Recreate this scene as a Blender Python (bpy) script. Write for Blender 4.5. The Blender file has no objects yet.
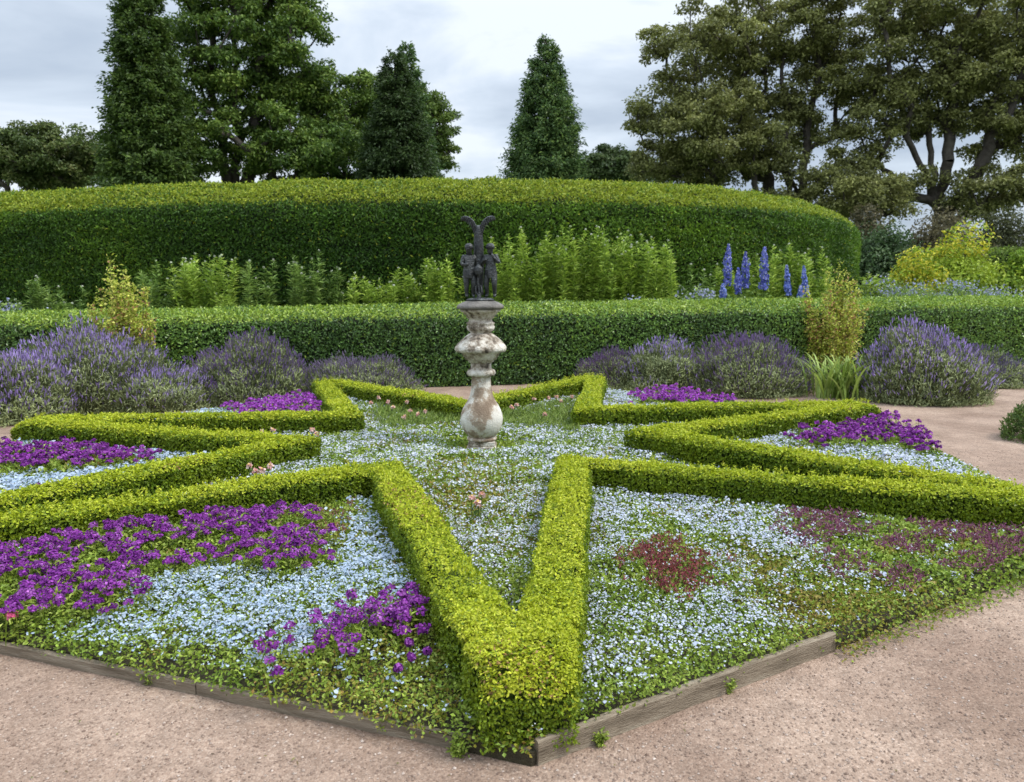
import bpy, math, random
import numpy as np
from mathutils import Matrix, Vector
rng = np.random.default_rng(11)
random.seed(5)
S = bpy.context.scene
COL = S.collection
R = math.radians

# ------------------------------------------------------------------ camera
F, PITCH, ROLL, EYE = 760.0, 0.132, 0.006, 1.6
cp, sp_, cr, sr = math.cos(PITCH), math.sin(PITCH), math.cos(ROLL), math.sin(ROLL)
fw = np.array([0, cp, -sp_]); r0 = np.array([1., 0, 0]); u0 = np.array([0, sp_, cp])
rt, up = r0*cr-u0*sr, r0*sr+u0*cr
cd = bpy.data.cameras.new('camera'); cam = bpy.data.objects.new('camera', cd); COL.objects.link(cam)
M = Matrix.Identity(4)
for i in range(3):
    M[i][0], M[i][1], M[i][2] = rt[i], up[i], -fw[i]
M[2][3] = EYE
cam.matrix_world = M
cd.sensor_width = 36; cd.lens = 36*F/1024; cd.clip_end = 3000; cd.clip_start = .05
cd.dof.use_dof = True; cd.dof.focus_distance = 4.3; cd.dof.aperture_fstop = 4.0
S.camera = cam

def ray(px, py):
    return fw + rt*(px-512)/F + up*(391-py)/F
def at(px, py, z=0.0):
    """point of the plane z seen at a pixel"""
    v = ray(px, py); t = (z-EYE)/v[2]
    return np.array([v[0]*t, v[1]*t, z])
def atd(px, py, d):
    """point at depth y = d seen at a pixel"""
    v = ray(px, py); t = d/v[1]
    return np.array([v[0]*t, d, EYE+v[2]*t])

# ------------------------------------------------------------------ noise
def _h(ix, iy, iz, s):
    n = (ix*374761393 + iy*668265263 + iz*2147483647 + s*974711) & 0xffffffff
    n = ((n ^ (n >> 13))*1274126177) & 0xffffffff
    return ((n ^ (n >> 16)) & 0xffff)/65535.0
def vnoise(P, scale, seed=0):
    P = np.atleast_2d(P)*scale
    if P.shape[1] == 2: P = np.c_[P, np.zeros(len(P))]
    i = np.floor(P).astype(np.int64); f = P-i; f = f*f*(3-2*f)
    o = 0
    for dx in (0, 1):
        for dy in (0, 1):
            for dz in (0, 1):
                w = (f[:, 0] if dx else 1-f[:, 0])*(f[:, 1] if dy else 1-f[:, 1])*(f[:, 2] if dz else 1-f[:, 2])
                o = o + w*_h(i[:, 0]+dx, i[:, 1]+dy, i[:, 2]+dz, seed)
    return o
def fbm(P, scale, seed=0):
    return (vnoise(P, scale, seed)*.55+vnoise(P, scale*2.1, seed+7)*.3+vnoise(P, scale*4.3, seed+13)*.15)

# ------------------------------------------------------------------ materials
def nmat(name):
    m = bpy.data.materials.new(name); m.use_nodes = True
    nt = m.node_tree; nt.nodes.clear()
    out = nt.nodes.new('ShaderNodeOutputMaterial')
    return m, nt, out
def leaf_mat(name, trans=.3, rough=.5, spec=.3):
    m, nt, out = nmat(name)
    a = nt.nodes.new('ShaderNodeAttribute'); a.attribute_name = 'Col'
    p = nt.nodes.new('ShaderNodeBsdfPrincipled'); p.inputs['Roughness'].default_value = rough
    p.inputs['Specular IOR Level'].default_value = spec
    t = nt.nodes.new('ShaderNodeBsdfTranslucent'); x = nt.nodes.new('ShaderNodeMixShader')
    x.inputs[0].default_value = trans
    L = nt.links.new
    L(a.outputs['Color'], p.inputs['Base Color']); L(a.outputs['Color'], t.inputs['Color'])
    L(p.outputs[0], x.inputs[1]); L(t.outputs[0], x.inputs[2]); L(x.outputs[0], out.inputs[0])
    return m
def noise_mat(name, stops, scale=5, rough=.8, bump=.3, bscale=None, detail=8, spec=.3, metallic=0.0, stretch=None):
    m, nt, out = nmat(name); L = nt.links.new
    tc = nt.nodes.new('ShaderNodeTexCoord'); mp = nt.nodes.new('ShaderNodeMapping')
    if stretch: mp.inputs['Scale'].default_value = stretch
    n = nt.nodes.new('ShaderNodeTexNoise'); n.inputs['Scale'].default_value = scale; n.inputs['Detail'].default_value = detail
    n.inputs['Roughness'].default_value = .65
    r = nt.nodes.new('ShaderNodeValToRGB'); e = r.color_ramp.elements
    while len(e) < len(stops): e.new(.5)
    for k, (p_, c) in enumerate(stops):
        e[k].position = p_; e[k].color = (*c, 1)
    p = nt.nodes.new('ShaderNodeBsdfPrincipled'); p.inputs['Roughness'].default_value = rough
    p.inputs['Specular IOR Level'].default_value = spec; p.inputs['Metallic'].default_value = metallic
    n2 = nt.nodes.new('ShaderNodeTexNoise'); n2.inputs['Scale'].default_value = bscale or scale*6; n2.inputs['Detail'].default_value = 6
    b = nt.nodes.new('ShaderNodeBump'); b.inputs['Strength'].default_value = bump; b.inputs['Distance'].default_value = .02
    L(tc.outputs['Object'], mp.inputs[0]); L(mp.outputs[0], n.inputs['Vector']); L(mp.outputs[0], n2.inputs['Vector'])
    L(n.outputs['Fac'], r.inputs[0]); L(r.outputs[0], p.inputs['Base Color'])
    L(n2.outputs['Fac'], b.inputs['Height']); L(b.outputs[0], p.inputs['Normal']); L(p.outputs[0], out.inputs[0])
    return m
def gravel_mat():
    m, nt, out = nmat('gravel'); L = nt.links.new; N = nt.nodes.new
    tc = N('ShaderNodeTexCoord')
    v = N('ShaderNodeTexVoronoi'); v.inputs['Scale'].default_value = 95
    v2 = N('ShaderNodeTexVoronoi'); v2.inputs['Scale'].default_value = 210
    wn = N('ShaderNodeValToRGB'); e = wn.color_ramp.elements
    cols = [(0, (.215, .155, .118)), (.25, (.28, .205, .16)), (.6, (.345, .26, .205)), (.86, (.42, .325, .262)), (1, (.52, .42, .35))]
    while len(e) < 5: e.new(.5)
    for k, (p_, c) in enumerate(cols): e[k].position = p_; e[k].color = (*c, 1)
    sep = N('ShaderNodeSeparateColor'); L(tc.outputs['Object'], v.inputs['Vector']); L(tc.outputs['Object'], v2.inputs['Vector'])
    L(v.outputs['Color'], sep.inputs[0])
    sep2 = N('ShaderNodeSeparateColor'); L(v2.outputs['Color'], sep2.inputs[0])
    av = N('ShaderNodeMath'); av.operation = 'MULTIPLY_ADD'; av.inputs[1].default_value = .55
    sc = N('ShaderNodeMath'); sc.operation = 'MULTIPLY'; sc.inputs[1].default_value = .45
    L(sep2.outputs[0], sc.inputs[0]); L(sep.outputs[0], av.inputs[0]); L(sc.outputs[0], av.inputs[2]); L(av.outputs[0], wn.inputs[0])
    # worn lighter and browner areas
    n = N('ShaderNodeTexNoise'); n.inputs['Scale'].default_value = 1.25; n.inputs['Detail'].default_value = 6
    n3 = N('ShaderNodeTexNoise'); n3.inputs['Scale'].default_value = 9; n3.inputs['Detail'].default_value = 5
    for q in (n, n3): L(tc.outputs['Object'], q.inputs['Vector'])
    rp = N('ShaderNodeValToRGB'); rp.color_ramp.elements[0].position = .35; rp.color_ramp.elements[0].color = (.66, .61, .57, 1)
    rp.color_ramp.elements[1].position = .68; rp.color_ramp.elements[1].color = (1.02, 1.0, .96, 1)
    rp3 = N('ShaderNodeValToRGB'); rp3.color_ramp.elements[0].position = .3; rp3.color_ramp.elements[0].color = (.84, .83, .82, 1)
    rp3.color_ramp.elements[1].position = .7; rp3.color_ramp.elements[1].color = (1.1, 1.08, 1.06, 1)
    L(n.outputs[0], rp.inputs[0]); L(n3.outputs[0], rp3.inputs[0])
    mx = N('ShaderNodeMix'); mx.data_type = 'RGBA'; mx.blend_type = 'MULTIPLY'; mx.inputs['Factor'].default_value = 1
    L(wn.outputs[0], mx.inputs['A']); L(rp.outputs[0], mx.inputs['B'])
    mx2 = N('ShaderNodeMix'); mx2.data_type = 'RGBA'; mx2.blend_type = 'MULTIPLY'; mx2.inputs['Factor'].default_value = 1
    L(mx.outputs['Result'], mx2.inputs['A']); L(rp3.outputs[0], mx2.inputs['B'])
    p = N('ShaderNodeBsdfPrincipled'); p.inputs['Roughness'].default_value = .9; p.inputs['Specular IOR Level'].default_value = .2
    b = N('ShaderNodeBump'); b.inputs['Strength'].default_value = .8; b.inputs['Distance'].default_value = .006; b.invert = True
    L(v.outputs['Distance'], b.inputs['Height']); L(b.outputs[0], p.inputs['Normal'])
    L(mx2.outputs['Result'], p.inputs['Base Color']); L(p.outputs[0], out.inputs[0])
    return m
LEAF = leaf_mat('leaf', .3)
GLOSSY = leaf_mat('glossy_leaf', .22, .38, .5)
PETAL = leaf_mat('petal', .25, .7, .15)
BARK = noise_mat('bark', [(.3, (.035, .028, .022)), (.7, (.11, .095, .075))], 3, .9, .8, 14)
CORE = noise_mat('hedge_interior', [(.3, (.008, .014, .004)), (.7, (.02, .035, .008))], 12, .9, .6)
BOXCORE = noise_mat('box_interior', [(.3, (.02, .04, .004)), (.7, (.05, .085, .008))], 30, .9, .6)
GRAVEL = gravel_mat()
SOIL = noise_mat('soil', [(.3, (.03, .024, .015)), (.7, (.07, .06, .03))], 20, .95, .8, 90)
LAWN = noise_mat('lawn', [(.3, (.03, .055, .012)), (.7, (.06, .10, .025))], 2, .9, .5, 40)
STONE = noise_mat('weathered_stone', [(.36, (.06, .048, .036)), (.45, (.25, .205, .155)), (.53, (.50, .455, .38)), (.66, (.70, .67, .60))], 9, .9, .9, 45)
BULB = noise_mat('lichen_stained_stone', [(.38, (.20, .145, .10)), (.47, (.33, .26, .19)), (.52, (.56, .52, .45)), (.7, (.70, .68, .61))], 5, .9, .5, 70)
LEADCAP = noise_mat('dark_weathered_cap', [(.3, (.06, .055, .05)), (.7, (.22, .20, .175))], 8, .7, .5, 50)
BRONZE = noise_mat('dark_bronze', [(.35, (.016, .017, .018)), (.56, (.04, .043, .043)), (.72, (.12, .135, .13))], 16, .42, .5, 60, metallic=.3, spec=.5)
WOOD = noise_mat('weathered_board', [(.3, (.11, .085, .055)), (.55, (.255, .205, .145)), (.75, (.36, .31, .23))], 3, .85, .6, 30, stretch=(1, 9, 9))
RENDERW = noise_mat('pale_render', [(.3, (.42, .41, .38)), (.7, (.55, .54, .50))], 2, .9, .2)
SLATE = noise_mat('slate', [(.3, (.10, .105, .115)), (.7, (.17, .175, .185))], 3, .7, .3)

# ------------------------------------------------------------------ mesh builder
class MB:
    def __init__(s): s.V = []; s.F = []; s.n = 0
    def add(s, V, Fc, col=(.5, .5, .5), mat=0, smooth=False):
        V = np.asarray(V, float).reshape(-1, 3); Fc = np.asarray(Fc, np.int64)
        if len(Fc) == 0: return
        col = np.asarray(col, float)
        if col.ndim == 1: col = np.tile(col, (len(Fc), 1))
        s.V.append(V); s.F.append((Fc+s.n, col, mat, smooth)); s.n += len(V)
    def build(s, name, mats, parent=None, origin=None):
        if not isinstance(mats, (list, tuple)): mats = [mats]
        V = np.concatenate(s.V)
        o3 = np.zeros(3) if origin is None else np.asarray(origin, float)
        me = bpy.data.meshes.new(name)
        me.vertices.add(len(V)); me.vertices.foreach_set('co', (V-o3).astype(np.float32).ravel())
        loops = np.concatenate([f[0].ravel() for f in s.F]).astype(np.int32)
        tot = np.concatenate([np.full(len(f[0]), f[0].shape[1]) for f in s.F]).astype(np.int32)
        st = np.r_[0, np.cumsum(tot)[:-1]].astype(np.int32)
        me.loops.add(len(loops)); me.loops.foreach_set('vertex_index', loops)
        me.polygons.add(len(tot)); me.polygons.foreach_set('loop_start', st); me.polygons.foreach_set('loop_total', tot)
        me.polygons.foreach_set('material_index', np.concatenate([np.full(len(f[0]), f[2]) for f in s.F]).astype(np.int32))
        me.polygons.foreach_set('use_smooth', np.concatenate([np.full(len(f[0]), f[3]) for f in s.F]))
        a = me.attributes.new('Col', 'FLOAT_COLOR', 'FACE')
        c = np.concatenate([f[1] for f in s.F]); c = np.c_[np.clip(c, 0, 1), np.ones(len(c))]
        a.data.foreach_set('color', c.astype(np.float32).ravel())
        for m in mats: me.materials.append(m)
        me.update(calc_edges=True); me.validate()
        ob = bpy.data.objects.new(name, me); COL.objects.link(ob)
        if origin is not None: ob.location = o3
        if parent is not None:
            ob.parent = parent
            if origin is not None: ob.location = o3-np.array(parent.location)
            else: ob.location = -np.array(parent.location)
        return ob
def tag(o, label, cat, group=None, kind=None):
    o['label'] = label
    o['category'] = cat
    if group: o['group'] = group
    if kind: o['kind'] = kind
    return o
def thing(name, loc, label, cat, group=None):
    o = bpy.data.objects.new(name, None); COL.objects.link(o); o.location = [float(x) for x in loc]
    o.empty_display_size = .2
    return tag(o, label, cat, group)
def structure(mb, name, mat):
    o = mb.build(name, mat); o['kind'] = 'structure'; return o

def unit(a): return a/np.maximum(np.linalg.norm(a, axis=-1, keepdims=True), 1e-9)
def rdir(n): return unit(rng.normal(size=(n, 3)))
def colmix(n, cols, jit=.18, w=None):
    """per-face colour drawn between the given colours, with a brightness jitter"""
    cols = np.asarray(cols, float); k = len(cols)
    if w is None: t = rng.random(n)*(k-1)
    else: t = np.clip(w, 0, .999)*(k-1)
    i = np.clip(t.astype(int), 0, max(k-2, 0)); f = (t-i)[:, None]
    c = cols[i]*(1-f)+cols[np.minimum(i+1, k-1)]*f
    return c*(1+rng.normal(size=(n, 1))*jit)
def leaves(mb, P, N, L, W, cols, tilt=.6, axis=None, axj=.5, fold=.15, mat=0):
    """rhombic leaves: one folded quad each, starting at P"""
    n = len(P)
    if n == 0: return
    L = np.broadcast_to(np.asarray(L, float), (n,))*(1+rng.normal(size=n)*.2); W = np.broadcast_to(np.asarray(W, float), (n,))*(1+rng.normal(size=n)*.15)
    nn = unit(N+tilt*rng.normal(size=(n, 3)))
    ax = rng.normal(size=(n, 3)) if axis is None else axis+axj*rng.normal(size=(n, 3))
    ax = unit(ax-nn*(ax*nn).sum(1, keepdims=True)); b = np.cross(nn, ax)
    mid = P+ax*(L*.5)[:, None]+nn*(L*fold)[:, None]
    V = np.stack([P, mid+b*(W*.5)[:, None], P+ax*L[:, None], mid-b*(W*.5)[:, None]], 1)
    mb.add(V.reshape(-1, 3), np.arange(4*n).reshape(n, 4), cols, mat)
def discs(mb, P, N, r, cols, k=6, tilt=.4, mat=0):
    n = len(P)
    if n == 0: return
    r = np.broadcast_to(np.asarray(r, float), (n,))*(1+rng.normal(size=n)*.18)
    nn = unit(N+tilt*rng.normal(size=(n, 3))); a = unit(np.cross(nn, rdir(n))); b = np.cross(nn, a)
    th = np.arange(k)*2*np.pi/k
    rr = r[:, None]*(1+rng.normal(size=(n, k))*.15)
    V = P[:, None]+a[:, None]*(np.cos(th)*rr)[..., None]+b[:, None]*(np.sin(th)*rr)[..., None]
    mb.add(V.reshape(-1, 3), np.arange(k*n).reshape(n, k), cols, mat)
def tube(mb, pts, rad, k=6, col=(.5, .5, .5), mat=0, cap=True):
    pts = np.asarray(pts, float); m = len(pts); rad = np.broadcast_to(np.asarray(rad, float), (m,))
    t = unit(np.gradient(pts, axis=0)); ref = np.array([0.31, .87, .38])
    a = unit(np.cross(t, ref)); b = np.cross(t, a); th = np.arange(k)*2*np.pi/k
    V = pts[:, None]+(a[:, None]*np.cos(th)[None, :, None]+b[:, None]*np.sin(th)[None, :, None])*rad[:, None, None]
    i = np.arange(m-1)[:, None]*k; j = np.arange(k)[None]; j2 = (j+1) % k
    Fq = np.stack([i+j, i+j2, i+k+j2, i+k+j], -1).reshape(-1, 4)
    mb.add(V.reshape(-1, 3), Fq, col, mat, True)
    if cap:
        mb.add(V[-1], [list(range(k))], col, mat); mb.add(V[0], [list(range(k))[::-1]], col, mat)
def blades(mb, P, D, L, W, cols, mat=0):
    """thin straight stems or spikes: two crossed quads each"""
    n = len(P)
    if n == 0: return
    D = unit(D); L = np.broadcast_to(np.asarray(L, float), (n,)); W = np.broadcast_to(np.asarray(W, float), (n,))
    a = unit(np.cross(D, rdir(n))); b = np.cross(D, a)
    for q in (a, b):
        w = q*(W*.5)[:, None]
        V = np.stack([P-w*.7, P+w*.7, P+D*(L*.55)[:, None]+w, P+D*L[:, None]+w*.25, P+D*L[:, None]-w*.25, P+D*(L*.55)[:, None]-w], 1)
        mb.add(V.reshape(-1, 3), np.arange(6*n).reshape(n, 6), cols, mat)
def lathe(mb, prof, c, k=40, col=(.5, .5, .5), mat=0, rfun=None):
    prof = np.asarray(prof, float); th = np.arange(k)*2*np.pi/k; m = len(prof)
    rr = prof[:, 0][:, None]*np.ones(k)[None]
    if rfun is not None: rr = rr*(1+rfun(th[None], prof[:, 1][:, None]))
    V = np.stack([c[0]+rr*np.cos(th), c[1]+rr*np.sin(th), c[2]+np.repeat(prof[:, 1][:, None], k, 1)], -1)
    i = np.arange(m-1)[:, None]*k; j = np.arange(k)[None]; j2 = (j+1) % k
    mb.add(V.reshape(-1, 3), np.stack([i+j, i+j2, i+k+j2, i+k+j], -1).reshape(-1, 4), col, mat, True)
    mb.add(V[0], [list(range(k))[::-1]], col, mat); mb.add(V[-1], [list(range(k))], col, mat)
def box(mb, c, ax, ay, az, col=(.5, .5, .5), mat=0):
    c, ax, ay, az = (np.asarray(q, float) for q in (c, ax, ay, az))
    V = [c+sx*ax+sy*ay+sz*az for sz in (-1, 1) for sy in (-1, 1) for sx in (-1, 1)]
    mb.add(V, [[0, 2, 3, 1], [4, 5, 7, 6], [0, 1, 5, 4], [2, 6, 7, 3], [0, 4, 6, 2], [1, 3, 7, 5]], col, mat)
def poly_sd(P, poly):
    """signed distance to a polygon, negative inside"""
    poly = np.asarray(poly, float); d = np.full(len(P), 1e9); ins = np.zeros(len(P), bool)
    for i in range(len(poly)):
        a, b = poly[i], poly[(i+1) % len(poly)]
        e = b-a; w = P-a
        t = np.clip((w@e)/max(e@e, 1e-12), 0, 1); q = w-t[:, None]*e
        d = np.minimum(d, (q*q).sum(1))
        c = (a[1] > P[:, 1]) != (b[1] > P[:, 1])
        den = (b[1]-a[1]) if abs(b[1]-a[1]) > 1e-12 else 1e-12
        ins ^= c & (P[:, 0] < a[0]+(P[:, 1]-a[1])*e[0]/den)
    d = np.sqrt(d)
    return np.where(ins, -d, d)

# ------------------------------------------------------------------ world and light
w = bpy.data.worlds.new('World'); S.world = w; w.use_nodes = True
nt = w.node_tree; nt.nodes.clear(); N = nt.nodes.new; L = nt.links.new
SUN_EL, SUN_AZ = 54, 100     # azimuth clockwise from +Y
wo = N('ShaderNodeOutputWorld'); bg = N('ShaderNodeBackground'); bg.inputs[1].default_value = .12
sky = N('ShaderNodeTexSky'); sky.sky_type = 'NISHITA'; sky.sun_disc = False
sky.sun_elevation = R(SUN_EL); sky.sun_rotation = R(SUN_AZ)
tc = N('ShaderNodeTexCoord'); mp = N('ShaderNodeMapping'); mp.inputs['Scale'].default_value = (1.15, 1.15, 4.2); mp.inputs['Location'].default_value = (.4, .15, .25)
mp.inputs['Rotation'].default_value = (0, R(6), 0)
n1 = N('ShaderNodeTexNoise'); n1.inputs['Scale'].default_value = 1.7; n1.inputs['Detail'].default_value = 7; n1.inputs['Roughness'].default_value = .52
n1.inputs['Distortion'].default_value = .35
cr_ = N('ShaderNodeValToRGB'); e = cr_.color_ramp.elements
cl = [(.38, (3.6, 4.3, 5.35)), (.46, (4.8, 5.5, 6.45)), (.53, (6.0, 6.75, 7.7)), (.59, (7.6, 8.15, 8.8))]
while len(e) < 4: e.new(.5)
for k, (p_, c) in enumerate(cl): e[k].position = p_; e[k].color = (*[q/10 for q in c], 1)
ms = N('ShaderNodeVectorMath'); ms.operation = 'SCALE'; ms.inputs['Scale'].default_value = 10
mx = N('ShaderNodeMix'); mx.data_type = 'RGBA'; mx.inputs['Factor'].default_value = .86
L(tc.outputs['Generated'], mp.inputs[0]); L(mp.outputs[0], n1.inputs['Vector']); L(n1.outputs['Fac'], cr_.inputs[0])
L(cr_.outputs[0], ms.inputs[0]); L(sky.outputs[0], mx.inputs['A']); L(ms.outputs[0], mx.inputs['B'])
sx = N('ShaderNodeSeparateXYZ'); zr = N('ShaderNodeValToRGB'); ze = zr.color_ramp.elements     # overcast sky: brighter towards the zenith
zs = [(0, .235), (.33, .26), (.62, .56), (1, .80)]
while len(ze) < 4: ze.new(.5)
for k, (p_, c) in enumerate(zs): ze[k].position = p_; ze[k].color = (c, c, c, 1)
zm = N('ShaderNodeVectorMath'); zm.operation = 'MULTIPLY'; zk = N('ShaderNodeVectorMath'); zk.operation = 'SCALE'; zk.inputs['Scale'].default_value = 3.0
L(tc.outputs['Generated'], sx.inputs[0]); L(sx.outputs['Z'], zr.inputs[0]); L(zr.outputs[0], zk.inputs[0])
L(mx.outputs['Result'], zm.inputs[0]); L(zk.outputs[0], zm.inputs[1]); L(zm.outputs[0], bg.inputs[0])
L(bg.outputs[0], wo.inputs[0])
sd = bpy.data.lights.new('sun', 'SUN'); sd.energy = 2.2; sd.angle = R(16); sd.color = (1, .96, .9)
so = bpy.data.objects.new('sun', sd); COL.objects.link(so)
sv = Vector((math.sin(R(SUN_AZ))*math.cos(R(SUN_EL)), math.cos(R(SUN_AZ))*math.cos(R(SUN_EL)), math.sin(R(SUN_EL))))
so.rotation_euler = sv.to_track_quat('Z', 'Y').to_euler(); so.location = (6, 3, 12)
vs = S.view_settings; S.display_settings.display_device = 'sRGB'
vs.view_transform = 'Standard'; vs.look = 'None'; vs.gamma = 1; vs.exposure = .54; vs.use_curve_mapping = False
S.cycles.max_bounces = 6; S.cycles.transparent_max_bounces = 4; S.cycles.use_denoising = True

# ------------------------------------------------------------------ star geometry
CX, CY, ROT = -.371, 7.083, .091
RT, RI, WH = 4.685, 1.63, .125        # tip end radius, inner radius, half width of the hedge
RB = 4.72                              # radius of the planted heptagon
C2 = np.array([CX, CY])
def ang(k): return math.pi*1.5+2*math.pi/7*k+ROT
def tipdir(k): return np.array([math.cos(ang(k)), math.sin(ang(k))])
line = []
for k in range(7):
    line.append(C2+(RT+.13)*tipdir(k)); line.append(C2+RI*tipdir(k+.5))
line = np.array(line)
def offset_poly(poly, d):
    """mitred offset of a counter-clockwise polygon, outward for d > 0"""
    n = len(poly); out = []
    for i in range(n):
        a, b, c = poly[i-1], poly[i], poly[(i+1) % n]
        e1 = (b-a)/np.linalg.norm(b-a); e2 = (c-b)/np.linalg.norm(c-b)
        n1, n2 = np.array([e1[1], -e1[0]]), np.array([e2[1], -e2[0]])
        m = n1+n2; m = m/(m@m)*2*d
        out.append(b+m)
    return np.array(out)
PO, PI_ = offset_poly(line, WH), offset_poly(line, -WH)
def star_sd(P):
    d = np.maximum(poly_sd(P, PO), -poly_sd(P, PI_))
    rel = P-C2
    clip = np.max([rel@tipdir(k) for k in range(7)], 0)-RT
    return np.maximum(d, clip)+(vnoise(P, 2.3, 77)-.5)*.03+(vnoise(P, 10, 78)-.5)*.018
def tip_drop(P):
    """the tips are worn rounder and lower"""
    t = RT-np.max([(P-C2)@tipdir(k) for k in range(7)], 0)
    return .075*np.clip(1-t/.17, 0, 1)**2
BZ = .055                               # soil level of the bed
HZ = .31                                # top of the box hedge

# ------------------------------------------------------------------ ground, path, bed
g = MB(); g.add([(-900, -60, -.02), (900, -60, -.02), (900, 1500, -.02), (-900, 1500, -.02)], [[0, 1, 2, 3]])
structure(g, 'ground', LAWN)
def path_y(x): return 12.85+.20*x+.006*x*x
g = MB(); xs = np.linspace(-18, 20, 60)
top = [(x, path_y(x)+.3, 0) for x in xs]; bot = [(x, -6, 0) for x in xs]
g.add(bot+top, [[i, i+1, 61+i, 60+i] for i in range(59)])
structure(g, 'gravel_path', GRAVEL)
g = MB(); bed2 = [C2+RB*tipdir(k) for k in range(4)]+[C2+(RI+.35)*tipdir(3.5)]+[C2+RB*tipdir(k) for k in (4, 5, 6)]
ring = np.array(bed2); V = [(CX, CY, BZ)]+[(p[0], p[1], BZ-.004) for p in ring]+[(p[0], p[1], -.01) for p in ring]
g.add(V, [[0, 1+i, 1+(i+1) % 8] for i in range(8)]); g.add(V, [[1+i, 9+i, 9+(i+1) % 8, 1+(i+1) % 8] for i in range(8)])
structure(g, 'flower_bed_soil', SOIL)
# soil of the border between the two tall hedges
g = MB(); g.add([(x, path_y(x)+.3, .012) for x in xs]+[(x, path_y(x)+7, .012) for x in xs], [[i, i+1, 61+i, 60+i] for i in range(59)])
structure(g, 'border_soil', SOIL)

# loose pebbles
def pebbles():
    mb = MB(); n = 42000
    d = 1.9+rng.random(n)**1.6*5.5; x = (rng.random(n)*2-1)*d*.78+.05
    P = np.c_[x, d]; keep = poly_sd(P, ring) > .03; P = P[keep]; n = len(P)
    s = .0022+rng.random(n)**3*.0055
    a = rng.random(n)*6.28; ca, sa = np.cos(a), np.sin(a)
    base = np.array([[1, 0, 0], [.2, .8, 0], [-.9, .4, 0], [-.5, -.8, 0], [.5, -.7, 0], [.1, .05, .75]])
    V = base[None]*s[:, None, None]*(1+rng.normal(size=(n, 6, 1))*.2)
    X = V[..., 0]*ca[:, None]-V[..., 1]*sa[:, None]; Y = V[..., 0]*sa[:, None]+V[..., 1]*ca[:, None]
    Q = np.stack([X+P[:, :1], Y+P[:, 1:], V[..., 2]+.0015], -1)
    idx = np.array([[0, 1, 5], [1, 2, 5], [2, 3, 5], [3, 4, 5], [4, 0, 5]])
    Fc = (np.arange(n)[:, None, None]*6+idx[None]).reshape(-1, 3)
    c = np.repeat(colmix(n, [(.18, .12, .09), (.235, .165, .125), (.30, .22, .17), (.45, .37, .31)], .12), 5, 0)
    mb.add(Q.reshape(-1, 3), Fc, c)
    tag(mb.build('loose_pebbles', leaf_mat('pebble', 0, .85, .2)), 'fine pinkish pebbles lying loose on the gravel path', 'pebbles', kind='stuff')
pebbles()
def litter():
    mb = MB(); n = 420; d = 2.1+rng.random(n)**1.3*6; P = np.c_[(rng.random(n)*2-1)*d*.75, d]; e = poly_sd(P, ring)
    P = P[(e > .05) & (rng.random(n) < np.where(e < .35, 1, .35))]; n = len(P)
    leaves(mb, np.c_[P, np.full(n, .006)], np.tile([0, 0, 1.], (n, 1)), .014, .007, colmix(n, [(.10, .07, .04), (.24, .17, .09), (.14, .16, .04)], .2), .3)
    tag(mb.build('leaf_litter', LEAF), 'tiny dry leaf scraps lying on the gravel round the bed', 'leaf litter', kind='stuff')
litter()

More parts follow.
